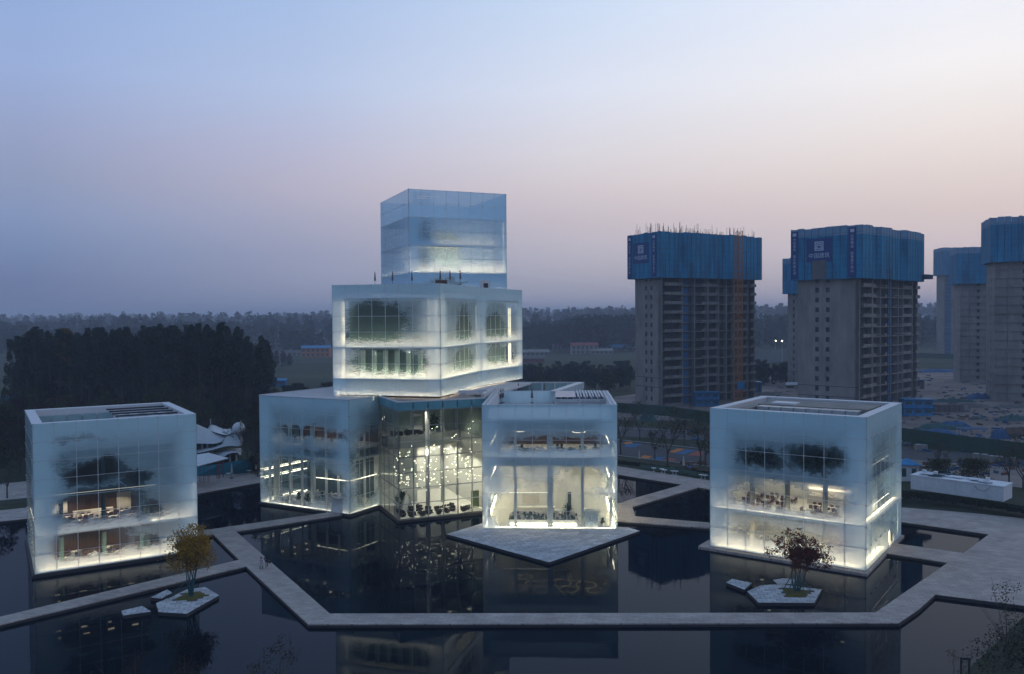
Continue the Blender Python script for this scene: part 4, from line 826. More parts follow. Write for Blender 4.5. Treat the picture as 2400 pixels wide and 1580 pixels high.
MB().prism([(.05, 19.58), (.05, .06), (22.17, .06), (q4[0], q4[1]+.06), (q4[0]+6, 24), (30, 26), (24, 19.58)], z1-.35, z1-.02).build('roof_slab', m_roof, rt)
MB().prism([(.5, 19.1), (.5, .5), (22.1, .5), (q4[0]-.6, q4[1]+.6), (q4[0]+6, 24), (30, 26), (24, 19.1)], 35.0, 35.3).build('floor_slab', m_slab, rt)
for (a, b) in ((18.96, 21.3), (21.66, 26.6), (27.01, 34.9)):
    MB().prism([(2.2, 17.6), (2.2, 2.2), (22.3, 2.2), (q4[0]-2.2, q4[1]+3), (q4[0]+2, 20), (24, 17.6)], a, b).build('inner_wall', m_darkint if a > 20 else m_intwall, rt)
pts = [(.42, 19.3), (.42, .42), (22.2, .45), (q4[0]-.45, q4[1]+.5)]
# lower band: separate short fittings that read as a dotted line
for a, b in zip(pts, pts[1:]):
    a = Vector(a); b = Vector(b); L = (b-a).length; n = int(L/1.2)
    for k in range(n):
        p = a+(b-a)*((k+.3)/n); q = a+(b-a)*((k+.7)/n); strip(rt, (*p, 19.02), (*q, 19.02), led_hi, .1, .08)
    d_ = (b-a).normalized(); nn = Vector((-d_.y, d_.x)); nn = nn if nn.dot(Vector((10, 10))-a) > 0 else -nn; a2, b2 = a+nn*.75+d_*.6, b+nn*.75-d_*.4
    strip(rt, (*a2, 21.74), (*b2, 21.74), led_wide3, .95, .06); strip(rt, (*a, 21.70), (*b, 21.70), led_line, .05, .05)
    strip(rt, (*a2, 27.06), (*b2, 27.06), led_wide, .8, .05); strip(rt, (*a, 27.04), (*b, 27.04), led_line, .05, .05)
cl = emit('corner led tower', (1, .84, .56), 2.4)
for (x, y), zt in (((1.3, 18.3), 35), ((1.3, 1.3), 35), ((pts[3][0]-1.1, pts[3][1]+1.9), 34)): strip(rt, (x, y, 21.8), (x, y, zt-.2), cl, .5, .5)
strip(rt, (22.0, .9, 21.8), (22.0, .9, 34), emit('corner led weak', (1, .9, .7), 2.5), .06, .06)
for k in range(6): MB().box(1.4, 2.15, 4+k*2.1, 4.6+k*2.1, 21.7, 26.4).build('curtain_panel', mat('pale drapery', (.25, .33, .33), .8) if k == 0 else bpy.data.materials['pale drapery'], rt)
area(rt, 1.3, 9, 26.5, 1.0, 12, 60, (1, .9, .75))
for k, (px, lb) in enumerate(((879, 'thin dark closed umbrella, leftmost on the roof of the middle block'), (920, 'thin dark closed umbrella, second from the left on the roof of the middle block'), (965.5, 'thin dark closed umbrella, third from the left on the roof of the middle block'),
                              (1032, 'thin dark closed umbrella near the corner of the middle block, left of three'), (1055, 'thin dark closed umbrella near the corner of the middle block, middle of three'), (1079, 'thin dark closed umbrella near the corner of the middle block, right of three'))):
    p = WD(px, 670, 150 if k < 3 else 146); umb(p.x, p.y, 37.6, UM, lb, None, 1.0, .8)
# ======== top tier
Tt = Block('stacked_glass_block', 'pale blue frosted block crowning the stack, smallest and topmost', (-20.22, 166.75), 23.16, 20.92, 21.93, 38.25, 57.34)
rt = Tt.root; z0, z1 = 37.62, 57.34
zz = [37.62]+[40.93+(57.34-40.93)*k/6 for k in range(7)]
t1_r = frostmat('frost top right', [(3, 46.5, 3.2, 6, .62), (7.5, 45.5, 4.5, 4.6, .8), (2.5, 56.0, 4, .6, .5), (8, 39.2, 5, .7, .7)], base=.86, floor_op=.22, tint=(.50, .80, 1.0), seed=81, bands=(40.9, 46.4), z0=39, z1=57.3, w=21, center=.93, dshare=.80, mottle=.42)
t1_l = frostmat('frost top left', [(8, 48, 14, 9, .45)], base=.80, tint=(.50, .80, 1.0), seed=85, bands=(40.9,), z0=39, z1=57.3, w=21, center=.93, dshare=.80, mottle=.42)
pane_face(rt, (0, 0), (1, 0), 20.92, z0, z1, 8, 7, t1_r, rowz=zz); pane_face(rt, (0, 21.93), (0, -1), 21.93, z0, z1, 8, 7, t1_l, rowz=zz)
pane_face(rt, (20.92, 0), (0, 1), 21.93, z0, z1, 8, 7, t1_l, rowz=zz, clips=False); pane_face(rt, (20.92, 21.93), (-1, 0), 20.92, z0, z1, 8, 7, t1_l, rowz=zz, clips=False)
for z, t in ((40.9, .35), (46.4, .35), (51.9, .3)): MB().box(.15, 20.8, .15, 21.8, z-t, z).build('floor_slab', m_slab, rt)
MB().box(5.5, 19, 3.5, 19, 37.7, 51.5).build('inner_wall', mat('pale blue inner wall', (.36, .44, .52), .8, .1, .6), rt)
for k in range(5): MB().box(1.2+k*.95, 1.3+k*.95, 1.0, 1.1, 41, 51.5).build('stair_post', m_mull, rt)
for k in range(7): MB().bar((1.0, 1.0, 41+k*1.5), (5.4, 1.0, 41.8+k*1.5), .1, .12).build('stair_flight', m_mull, rt)
for k in range(6): MB().box(1.2, 4.8, .8, .9, 54.6+k*.42, 54.75+k*.42).build('louvre', m_white, rt)
strip(rt, (1.0, 1.0, 40.96), (20.2, 1.0, 40.96), led_wide3, .9, .05); strip(rt, (.5, .4, 40.97), (.5, 21.5, 40.97), led_soft, .09, .08)
strip(rt, (5.8, 1.0, 46.45), (18.8, 1.0, 46.45), led_wide2, .7, .05); strip(rt, (20.4, .5, 41), (20.4, .5, 51.5), emit('corner led top', (1, .94, .82), 4), .06, .06)
strip(rt, (.45, .5, 41), (.45, .5, 45), emit('corner led top b', (1, .94, .82), 4), .06, .06)
strip(rt, (.4, .5, 37.7), (14.6, .5, 37.7), led_soft, .07, .06); strip(rt, (17.6, .5, 37.7), (20.5, .5, 37.7), led_soft, .07, .06)
MB().box(14.9, 17.2, -.06, .02, 37.65, 39.5).build('door_frame', m_white, rt); MB().box(15.7, 16.7, -.1, -.065, 37.65, 38.9).build('door', m_darkmetal, rt)
MB().box(5.4, 7.6, -.9, -.1, 37.6, 39.4).build('roof_unit', m_wood, rt)

# ------------------------------------------------------------------ unfinished apartment towers
LET = []
def tower(label, c0, th, wx, wy, zc, zn, floors, right_spec, left_spec, net_over=1.6, banner=False, rebar=False, bluecol=None, near=True):
    """raw concrete tower; local x runs along the right face, local y along the left face; net = climbing screens on the top storeys"""
    T = thing('apartment_tower', label, 'tower', (c0[0], c0[1], 0), R(th)); fh = zc/floors
    MB().box(1.6, wx-.4, 1.4, wy-.2, 0, zn-3).build('building_core', m_conc2, T)  # darker tone puts the shade of the recesses into the core colour
    # left face: blank shear walls with small window openings
    u = 0; wins = sorted(left_spec)
    edges = [0]+[e for w in wins for e in w]+[wy]
    for i in range(0, len(edges), 2): MB().box(0, .3, edges[i], edges[i+1], 0, zc).build('wall_panel', m_conc, T)
    for (a, b) in wins:
        sp = MB().box(0.0, .28, a+.001, b-.001, 0, fh*.52).mesh('spandrel'); sp.materials.append(m_conc)
        wd = MB().box(.45, .5, a, b, 0, fh*.48).mesh('dark_opening_board'); wd.materials.append(m_darkint)  # dark board puts the unlit depth of the opening into colour
        for k in range(floors): inst('spandrel', sp, T, (0, 0, k*fh)); inst('dark_opening_board', wd, T, (0, 0, k*fh+fh*.52))
    for k in (2, 3.03): MB().box(-.03, .0, 0, wy, k*fh, k*fh+.18).build('joint_band', m_netframe, T)
    # right face: slabs, piers, balconies and dark bays
    sl = MB().box(.3, wx, -.1, 1.5, -.16, .16).mesh('floor_slab'); sl.materials.append(m_conc)
    for k in range(floors+1): inst('floor_slab', sl, T, (0, 0, max(k*fh, .17)))
    bal = MB().box(0, 1, -1.1, -1.0, 0, 1.05).box(0, 1, -1.0, .0, 0, .14).mesh('balcony'); bal.materials.append(m_conc)
    rail = MB().box(0, 1, -.25, -.15, .55, .75).box(0, .04, -.25, -.15, 0, .75).box(.96, 1, -.25, -.15, 0, .75).mesh('balcony_rail'); rail.materials.append(m_conc)
    spd = MB().box(0, 1, -.06, .1, .16, .95).mesh('spandrel'); spd.materials.append(m_conc)
    wsp = MB().box(0, 1, .3, .6, 0, fh*.5).mesh('spandrel'); wsp.materials.append(m_conc)
    wop = MB().box(0, 1, .5, .55, fh*.5, fh-.17).mesh('dark_opening_board'); wop.materials.append(m_black)  # black board stands in for the shade inside the opening
    bl = MB().box(0, 1, -.05, .05, .2, fh*.8).mesh('blue_sheet'); bl.materials.append(m_bluebay)
    for (kind, a, b) in right_spec:
        if kind == 'pier': MB().box(a, b, -.14, 1.45, 0, zc).build('pier', m_conc, T)
        elif kind == 'wall': MB().box(a, b, .3, .6, 0, zc).build('wall_panel', m_conc, T)
        elif kind == 'win':
            for k in range(floors):
                for q_ in (wsp, wop): inst(q_.name.split('.')[0], q_, T, (a, 0, k*fh), scale=(b-a, 1, 1))
        else:
            for k in range(floors):
                me_ = {'bal': bal, 'rail': rail, 'spd': spd, 'blue': bl}.get(kind)
                if me_ and (kind != 'rail' or (k*7+int(a)) % 3): inst(me_.name.split('.')[0], me_, T, (a, 0, k*fh), scale=(b-a, 1, 1))
    MB().box(.3, wx, 1.4, 1.5, 0, zc).build('recessed_wall', m_conc2, T)  # darker concrete colours in the shade at the back of the bays
    # screens
    if net_over:
        e = net_over; outline = [(-e, wy+e), (-e, -e), (wx*.18, -e), (wx*.20, -e-1.2), (wx*.38, -e-1.2), (wx*.42, -e+.2), (wx*.60, -e+.2), (wx*.64, -e-1.4), (wx*.88, -e-1.4), (wx*.90, -e), (wx+e, -e), (wx+e, wy+e), (-e, wy+e)]
        if not near: outline = [(-e, wy+e), (-e, -e), (wx*.42, -e), (wx*.44, -e-.8), (wx+e, -e-.8), (wx+e, wy+e), (-e, wy+e)]
        zb = zc-.6
        for a, b in zip(outline, outline[1:]):
            a = Vector(a); b = Vector(b); L = (b-a).length; n = max(1, round(L/2.3))
            for k in range(n):
                p = a+(b-a)*((k+.02)/n); q = a+(b-a)*((k+.98)/n); d = (q-p).normalized(); nr = Vector((d.y, -d.x))*.06
                if not near and k % 2: pass
                dz = random.uniform(-.15, .25)
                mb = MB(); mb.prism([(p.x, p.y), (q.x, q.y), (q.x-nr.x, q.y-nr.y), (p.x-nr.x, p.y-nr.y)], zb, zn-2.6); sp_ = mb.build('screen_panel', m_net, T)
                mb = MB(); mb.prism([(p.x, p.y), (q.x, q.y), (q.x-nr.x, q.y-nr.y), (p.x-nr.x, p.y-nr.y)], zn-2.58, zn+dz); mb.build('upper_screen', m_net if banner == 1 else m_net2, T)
                fr = MB()
                for j in range(1, int((zn-zb)/2)): fr.prism([(p.x+nr.x*.6, p.y+nr.y*.6), (q.x+nr.x*.6, q.y+nr.y*.6), (q.x+nr.x*.1, q.y+nr.y*.1), (p.x+nr.x*.1, p.y+nr.y*.1)], zb+j*2, zb+j*2+.07)
                fr.box(p.x-.05, p.x+.05, p.y-.05, p.y+.05, zb, zn); tag(fr.build('screen_frame', m_netframe, sp_), kind='stuff')
        MB().box(-e+.1, wx+e-.1, -e+.1, wy+e-.1, zb, zb+.2).build('screen_platform', m_netframe, T)
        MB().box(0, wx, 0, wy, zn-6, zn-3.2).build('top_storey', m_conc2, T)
        if banner:
            x = -e-.12; h = zn-zb
            for (y0, y1) in ((wy+e-2.6, wy+e-.1), (.2, 2.7)): MB().box(x-.06, x, y0, y1, zb+.4, zn-.6).build('banner', m_banner, T)
            ym = wy*.60; bn = MB().box(x-.06, x, ym-4.2, ym+4.2, zb+h*.34, zb+h*.80).build('banner', m_banner, T)
            def text(s, y, z, size, m_=m_letter):
                c = bpy.data.curves.new('lettering', 'FONT'); c.body = s; c.size = size; c.extrude = .02; c.align_x = 'CENTER'; c.align_y = 'CENTER'
                o = bpy.data.objects.new('lettering', c); col.objects.link(o); o.parent = T; c.materials.append(m_)
                o.parent = bn; LET.append(o); o.matrix_local = Matrix(((0, 0, -1, x-.10), (-1, 0, 0, y), (0, 1, 0, z), (0, 0, 0, 1)))
            text('中国建筑', ym, zb+h*.46, 1.75)
            for yy, s in ((wy+e-1.35, '中国建筑 服务跨越五洲'), (1.45, '过程精品 质量重于泰山')):
                for i, ch in enumerate(s):
                    if ch != ' ': text(ch, yy, zb+h*.80-i*h*.066, 1.0)
                mb = MB(); mb.box(x-.10, x-.061, yy-.6, yy+.6, zb+h*.87, zb+h*.93); mb.build('emblem', m_letter, T)
            mb = MB(); zl = zb+h*.56; s_ = 2.9   # square emblem: frame with bars
            for (a, b, c, d) in ((-.5, .5, 0, .12), (-.5, .5, .88, 1), (-.5, -.38, .12, .88), (.38, .5, .12, .88), (-.3, .3, .68, .8), (-.3, -.18, .3, .68), (.18, .3, .3, .68), (-.12, .12, .5, .6), (-.38, .38, .2, .3)):
                mb.box(x-.12, x-.07, ym+a*s_, ym+b*s_, zl+c*s_, zl+d*s_)
            mb.build('emblem', m_letter, T)
    if rebar:
        mb = MB(); rg = random.Random(3)
        for k in range(240):
            t = rg.random()
            bx = rg.choice([0.5, wx*.13, wx*.2, wx*.33, wx*.38, wx*.5, wx*.62, wx*.75, wx*.88, wx-1])+rg.gauss(0, 1.0); by = rg.uniform(0, wy) if t < .6 else rg.choice([0.3, wy-.3])
            mb.tube((bx, by, zn-3), (bx+rg.gauss(0, .12), by+rg.gauss(0, .12), zn+rg.uniform(.3, 4.2)*rg.choice([.5, 1, 1])), .085, .07, 3, False)
        tag(mb.build('rebar', m_rebar, T), kind='stuff')
        for k in range(7): MB().box(wx*.45+k*2.6, wx*.45+k*2.6+1.2, .5, 1.5, zn-3, zn+.5).build('formwork', m_rebar, T)
    return T
RS1 = [('pier', 0, .5), ('bal', .6, 3.6), ('bal', 3.8, 9.4), ('pier', 9.6, 10.2), ('blue', 10.4, 12.8), ('rail', 13, 15.5), ('pier', 15.6, 16.2), ('rail', 16.4, 19.4), ('spd', 19.6, 22.0), ('pier', 22.1, 22.9), ('spd', 23, 27.6), ('pier', 27.8, 28.3), ('rail', 28.4, 31.4), ('pier', 31.6, 32.2), ('rail', 32.4, 35.4), ('pier', 35.6, 36.4), ('spd', 36.6, 40), ('pier', 40.2, 40.6), ('spd', 40.8, 43), ('pier', 43.2, 43.6), ('bal', 43.7, 46.8), ('pier', 46.6, 47)]
t1c = (52.4, 296)
T1 = tower('concrete tower with blue screens, bristling rebar on top and an orange crane mast in front', t1c, 32, 47, 14, 45.9, 61.3, 14, RS1, [(4.6, 5.6), (7.4, 8.4)], 1.9, 1, True)
RS2 = [('pier', 0, .5), ('bal', .6, 3.6), ('bal', 3.9, 8.6), ('pier', 8.8, 9.8), ('spd', 10, 12.6), ('rail', 12.7, 15), ('pier', 15.2, 15.7), ('rail', 15.8, 19), ('spd', 19.2, 21), ('blue', 21.4, 22.4), ('pier', 22.6, 23.2), ('blue', 23.4, 24.4), ('rail', 26, 29), ('pier', 29.2, 29.7), ('rail', 29.8, 33), ('pier', 33.2, 33.7), ('spd', 34, 38), ('spd', 38.2, 41), ('pier', 41.2, 41.7), ('bal', 42, 45.6), ('pier', 45.6, 46)]
c_ = WD(2013.6, 800, 258)
T2 = tower('concrete tower with blue screens and a grey gash below its square emblem', (c_.x, 258), 44, 46, 20, 43.6, 59.2, 14, RS2, [(9.4, 10.6), (12.9, 14.1)], 1.6, 2, False)
MB().box(-1.85, -1.80, 9.6, 14.4, 43.2, 49).build('patched_screen', mat('grey patch netting', (.11, .11, .12), .9, .15, .6), T2)
MB().box(46, 52, -3, 0, 44, 45.5).build('loading_deck', m_netframe, T2)
c_ = WD(1896, 800, 372)
T2b = tower('slim dark tower mostly hidden behind the tower with the grey gash', (c_.x, 372), 30, 30, 12, 42, 57.5, 13, [('wall', 0, 30)], [(3, 4), (8, 9)], 1.6, 0, False, near=False)
c_ = WD(2250, 800, 395)
T3 = tower('grey tower with plain blue screens, standing left of the tower cut by the frame', (c_.x, 395), -18, 30, 16, 46.5, 62.5, 15, [('wall', 0, 7.0), ('win', 7.0, 8.2), ('wall', 8.2, 30), ('pier', 4, 4.3)], [(4, 5)], 1.8, 2 and 0, False, near=False)
c_ = WD(2212, 800, 640)
T3b = tower('far hazy tower with a column of blue windows, farthest of the towers', (c_.x, 640), -8, 36, 16, 62, 82, 20, [('wall', 0, .8), ('blue', 1.0, 5), ('wall', 5.2, 36)], [(4, 5)], 1.8, 0, False, near=False)
c_ = WD(2330, 800, 308)
T4 = tower('tall grey tower with paired windows, cut by the right edge of the photo', (c_.x, 308), -20, 40, 16, 51.3, 66.8, 16, [('wall', 0, 9.0), ('win', 9.0, 10.1), ('wall', 10.1, 10.7), ('win', 10.7, 11.8), ('wall', 11.8, 24), ('win', 24, 25.2), ('wall', 25.2, 40), ('pier', 4.4, 4.8)], [(6, 7)], 1.6, 0, False)
bpy.context.view_layer.update(); dg = bpy.context.evaluated_depsgraph_get()
for o in LET:      # turn each character string into a plain mesh
    me_ = bpy.data.meshes.new_from_object(o.evaluated_get(dg)); q = inst('lettering', me_, o.parent); q.matrix_local = o.matrix_local.copy(); bpy.data.objects.remove(o)
# crane mast in front of the first tower
def lattice(name, label, cat, x, y, z0, z1, w, m_, rz=0):
    t = thing(name, label, cat, (x, y, 0), rz)
    for sx in (-1, 1):
        for sy in (-1, 1): lw_ = .1 if w > 1.5 else .045; MB().box(sx*w/2-lw_, sx*w/2+lw_, sy*w/2-lw_, sy*w/2+lw_, z0, z1).build('mast_leg', m_, t)
    mb = MB(); n = int((z1-z0)/w); c = [(-w/2, -w/2), (w/2, -w/2), (w/2, w/2), (-w/2, w/2)]
    for k in range(n):
        for i in range(4):
            a, b = c[i], c[(i+1) % 4]; za = z0+k*(z1-z0)/n; zb = z0+(k+1)*(z1-z0)/n
            bw_ = .1 if w > 1.5 else .035; mb.bar((*a, za), (*b, za), bw_, bw_); mb.bar((*a, za), (*b, zb), bw_, bw_)
    tag(mb.build('lattice_bracing', m_, t), kind='stuff'); return t
p = WD(1730, 900, 286)
ct = lattice('tower_crane_mast', 'orange lattice crane mast standing in front of the rebar-topped tower', 'crane', p.x, 286, 0, 60.5, 2.0, m_craney, R(20))
MB().box(-2.2, 2.2, -2.2, 2.2, 0, 1.2).build('mast_base', m_conc, ct); MB().box(-1.5, 1.5, -1.6, -1.4, 7.0, 9.5).build('mast_sign', m_blueroof, ct)
p = WD(1620, 900, 289); ht = lattice('hoist_mast', 'thin grey hoist mast at the blue bay of the rebar-topped tower', 'hoist', p.x, 289, 0, 50, 1.0, m_darkmetal, R(20))
p = WD(2085, 900, 262); ht = lattice('hoist_mast', 'thin grey hoist mast on the bay side of the tower with the grey gash', 'hoist', p.x, 262, 0, 46, 1.0, m_darkmetal, R(20))

# ------------------------------------------------------------------ site clutter
def shed(x0, y0, w, d, h, rz, wall, roofm, label, name='site_cabin', cat='cabin', storeys=1):
    t = thing(name, label, cat, (x0, y0, 0), rz)
    for k in range(storeys):
        wl_ = MB().box(0, w, 0, d, k*h, k*h+h-.05).build('wall', wall, t)
        n = max(2, int(w/2.4))
        for i in range(n): MB().box(i*w/n+.5, (i+1)*w/n-.5, -.06, -.01, k*h+.9, k*h+h-.7).build('window', m_darkint, wl_)
        MB().box(-.2, w+.2, -.8, d+.2, (k+1)*h-.05, (k+1)*h+.1).build('roof' if k == storeys-1 else 'gallery', roofm, t)
    return t
def at(px, py): p = W(px, py); return p.x, p.y
x, y = at(1630, 952); shed(x, y, 8.5, 4, 2.4, R(3), m_blueroof, m_blueroof, 'blue two-storey site cabin at the foot of the rebar-topped tower', storeys=2)
x, y = at(1762, 925); shed(x, y, 4, 4, 5, 0, m_blueroof, m_blueroof, 'narrow blue site booth right of the orange crane mast')
x, y = at(2118, 975); shed(x, y, 9, 4, 2.6, R(-3), m_blueroof, m_blueroof, 'blue two-storey site cabin right of the red-maple cube roof', storeys=2)
x, y = at(2150, 912); shed(x, y, 3, 3, 4, 0, m_conc2, m_blueroof, 'small booth with blue roof at the corner of the tower with the grey gash')
x, y = at(2203, 832); shed(x, y, 18, 6, 4, 0, m_whitec, m_blueroof, 'long pale cabin with blue roof far beyond the towers')
x, y = at(2107, 1128); sb_ = shed(x, y, 3.6, 3, 3.2, R(-8), m_whitec, m_blueroof, 'small white guard booth with bright blue roof beside the white container', 'guard_booth', 'booth')
mb = MB(); mb.tri((-.2, -.8, 3.3), (3.8, -.8, 3.3), (1.8, 1.2, 4.3)); mb.tri((3.8, -.8, 3.3), (3.8, 3.2, 3.3), (1.8, 1.2, 4.3)); mb.tri((3.8, 3.2, 3.3), (-.2, 3.2, 3.3), (1.8, 1.2, 4.3)); mb.tri((-.2, 3.2, 3.3), (-.2, -.8, 3.3), (1.8, 1.2, 4.3)); mb.build('pyramid_roof', m_blueroof, sb_)
# tarpaulin heaps and material piles
def heap(px, py, w, d, h, m_, label, name='tarpaulin_heap', cat='heap', seed=0):
    x, y = at(px, py); rg = random.Random(seed+int(px)); mb = MB(); n, m2_ = 12, 6; vs = []
    for j in range(m2_+1):
        for i in range(n+1):
            u, v = i/n, j/m2_; e = math.sin(math.pi*u)**.6*math.sin(math.pi*v)**.6
            vs.append(((u-.5)*w, (v-.5)*d, max(0, e*h*(.5+.6*rg.random()))))
    fs = [(j*(n+1)+i, j*(n+1)+i+1, (j+1)*(n+1)+i+1, (j+1)*(n+1)+i) for j in range(m2_) for i in range(n)]
    mb.v = vs; mb.f = fs; o = mb.build(name, m_, None); o.location = (x, y, 0.01); tag(o, label, cat); return o
m_greennet = mat('dusty green netting', (.03, .08, .08), .9, .35, .8)
heap(2180, 1018, 16, 5, 1.6, m_bluetarp, 'long low heap of blue-green tarpaulins behind the green hoarding'); heap(2205, 1006, 15, 4, 1.8, m_greennet, 'teal netting heap behind the blue tarpaulins near the hoarding', seed=2)
heap(2236, 1000, 9, 4, 1.9, m_bluetarp, 'blue tarpaulin heap at the right end of the teal netting', seed=3); heap(2297, 934, 12, 6, 2.2, m_bluetarp, 'blue tarpaulin heap at the foot of the tower cut by the frame'); heap(2228, 942, 18, 4, 1.5, m_greennet, 'flat green-grey pile on the bare earth between the towers')
heap(2275, 955, 14, 4, 1.6, m_conc2, 'grey rubble bank in the middle of the bare earth', 'rubble_heap'); heap(2380, 955, 16, 4, 1.2, m_conc2, 'low rubble bank at the right edge of the bare earth', 'rubble_heap')
heap(2345, 1028, 4.5, 3, 3.2, m_bluetarp, 'tall blue wrapped stack behind the hoarding on the right'); heap(2383, 1020, 12, 5, 2.2, mat('brown spoil', (.08, .05, .04), .95, .3, .6), 'brown spoil heap beside the tall blue wrapped stack', 'spoil_heap')
heap(2375, 985, 8, 4, 2, m_greennet, 'dark green covered pile near the right edge of the site'); heap(2140, 870, 26, 8, 2.2, m_conc2, 'dark equipment bank beyond the towers', 'rubble_heap'); heap(2195, 872, 30, 8, 1.8, m_bluetarp, 'blue covered stacks far beyond the bare earth', seed=5)
heap(1800, 925, 18, 6, 1.2, m_conc2, 'grey rubble between the two big towers', 'rubble_heap'); heap(1500, 945, 16, 5, 1.6, mat('pale sand', (.24, .19, .17), .95, .2, .4), 'pale sand bank left of the rebar-topped tower', 'sand_heap'); heap(2290, 982, 5, 2.5, .9, m_darkint, 'small dark pile alone on the bare earth', 'rubble_heap')
heap(1518, 986, 6, 3, 2.6, m_greennet, 'tent-shaped green cover between bare trees')
def crates(px, py, n, m_, label, cat='container'):
    x, y = at(px, py); t = thing('storage_rack', label, cat, (x, y, 0), R(-4))
    for k in range(n): MB().box(k*1.6, k*1.6+1.4, 0, 2, 0, 2.1).build('locker', m_, t)
    MB().box(-.1, n*1.6, -.1, 2.1, 2.1, 2.25).build('roof', m_conc2, t)
crates(2190, 966, 6, m_conc2, 'grey row of site lockers on the bare earth right of the blue cabin'); crates(2236, 963, 3, m_conc, 'short pale row of site lockers beside the grey rubble bank')
# scaffold shelter
x, y = at(2252, 1034); t = thing('scaffold_shelter', 'open scaffold shelter with a blue flat roof behind the hoarding', 'shelter', (x, y, 0), R(-6))
for sx in (0, 6):
    for sy in (0, 2.5): MB().tube((sx, sy, 0), (sx, sy, 3), .06).build('post', m_alu, t)
MB().box(-.3, 6.3, -.3, 2.8, 3, 3.15).build('roof', m_bluetarp, t)
tk = thing('parked_truck', 'pale flatbed truck parked on bare earth between the two big towers', 'truck', (*at(1846, 910), 0), R(10))
MB().box(0, 6, 0, 2.3, .9, 1.3).build('flatbed', m_conc2, tk); MB().box(6.1, 8, .05, 2.25, .7, 2.9).build('cab', m_whitec, tk); MB().box(8.0, 8.05, .3, 2.0, 1.8, 2.6).build('windscreen', m_darkint, tk); MB().box(.2, 5.8, .1, 2.2, 1.3, 2.3).build('load', m_whitec, tk)
for x in (1.2, 2.4, 7.0):
    for y in (-.05, 2.05): MB().tube((x, y, .5), (x, y+.3, .5), .5, k=12).build('wheel', m_black, tk)
# loose material scattered over the site, nobody could count it
rgd = random.Random(77)
for m_, nm_ in ((m_conc2, 'rubble'), (m_bluetarp, 'blue_debris'), (mat('rusty formwork', (.10, .05, .035), .9, .3, 1), 'timber_debris')):
    mb = MB()
    for k in range(420):
        p = W(rgd.uniform(1450, 2420), rgd.uniform(872, 1060) if rgd.random() < .8 else rgd.uniform(1085, 1115)); 
        if p.x/p.y < .2 or (p.y > 240 and p.y < 345 and 45 < p.x < 95) or (1660 < 1200+1977*p.x/p.y < 2120 and p.y < 200): continue
        L_ = rgd.uniform(.4, 2.6); a_ = rgd.uniform(0, 3.1); h_ = rgd.uniform(.15, .6); mb.bar((p.x, p.y, h_/2+.02), (p.x+L_*math.cos(a_), p.y+L_*math.sin(a_), h_/2+.02), rgd.uniform(.2, 1.0), h_)
    tag(mb.build(nm_, m_), {'rubble': 'grey rubble and blocks strewn over the bare construction earth', 'blue_debris': 'scraps of blue sheeting strewn over the bare construction earth', 'timber_debris': 'rusty formwork and timber strewn over the bare construction earth'}[nm_], 'debris', None, 'stuff')
# hoardings
def fence(name, pts, h, m_, label, post=True, n_per=3.0, cat='fence', thick=.08):
    t = thing(name, label, cat, (0, 0, 0)); q = [W(a, b) for a, b in pts]
    for a, b in zip(q, q[1:]):
        L = (b-a).length; n = max(1, int(L/n_per))
        for k in range(n):
            p = a.lerp(b, (k+.01)/n); r = a.lerp(b, (k+.99)/n); MB().bar((p.x, p.y, h/2+random.uniform(0, .06)), (r.x, r.y, h/2+random.uniform(0, .06)), thick, h).build('fence_panel', m_, t)
            if post: MB().box(p.x-.07, p.x+.07, p.y+.05, p.y+.18, 0, h+.15).build('post', m_darkmetal, t)
    return t
fence('site_hoarding', [(1440, 966), (1560, 975), (1663, 990), (1900, 1012)], 3.2, m_green, 'dark green hoarding in front of the rebar-topped tower')
fence('site_hoarding', [(2000, 1020), (2112, 1036), (2260, 1058), (2400, 1077), (2560, 1098)], 3.6, m_green, 'dark green hoarding right of the red-maple cube')
fence('boundary_wall', [(1240, 905), (1360, 893), (1487, 880)], 2.6, mat('pale blue site wall', (.12, .17, .20), .8, .15, .2), 'pale blue boundary wall running behind the rear glass volume', n_per=6)
fence('boundary_wall', [(1760, 858), (1850, 846)], 9, mat('pale blue site wall b', (.09, .12, .14), .8, .15, .2), 'tall grey screen wall between the two big towers', n_per=6)
fence('site_hoarding', [(2130, 838), (2236, 842)], 3.5, m_green, 'green fence strip far beyond the towers', n_per=8)
# concrete blocks beside the road
for k, (px, py) in enumerate(((2147, 1056), (2284, 1078), (2304, 1080), (2322, 1084), (2338, 1086), (2372, 1088))):
    x, y = at(px, py); t = thing('road_barrier', 'pale grey block on the service road, '+('alone near the red-maple cube' if k == 0 else ('next after the gap', 'second in the row', 'third in the row', 'fourth in the row', 'at the far right end')[k-1]), 'barrier', (x, y, .02), R(-8)); MB().box(0, 2.6 if k in (0, 3) else 1.2, 0, 1.2, 0, 1.3).build('block', m_conc, t); MB().box(.1, 1.1, .1, 1.1, 1.3, 1.36).build('cap', m_kerb, t)
# low kerb lines
for k, q in enumerate(([(1440, 1003), (1663, 1013)], [(1440, 1030), (1700, 1058)], [(1440, 1067), (1700, 1098)], [(2050, 1072), (2600, 1117)], [(2050, 1105), (2600, 1166)])):
    a, b = W(*q[0]), W(*q[1]); o = MB().bar((a.x, a.y, .06), (b.x, b.y, .06), .3, .13).build('kerb', m_kerb); tag(o, kind='structure')
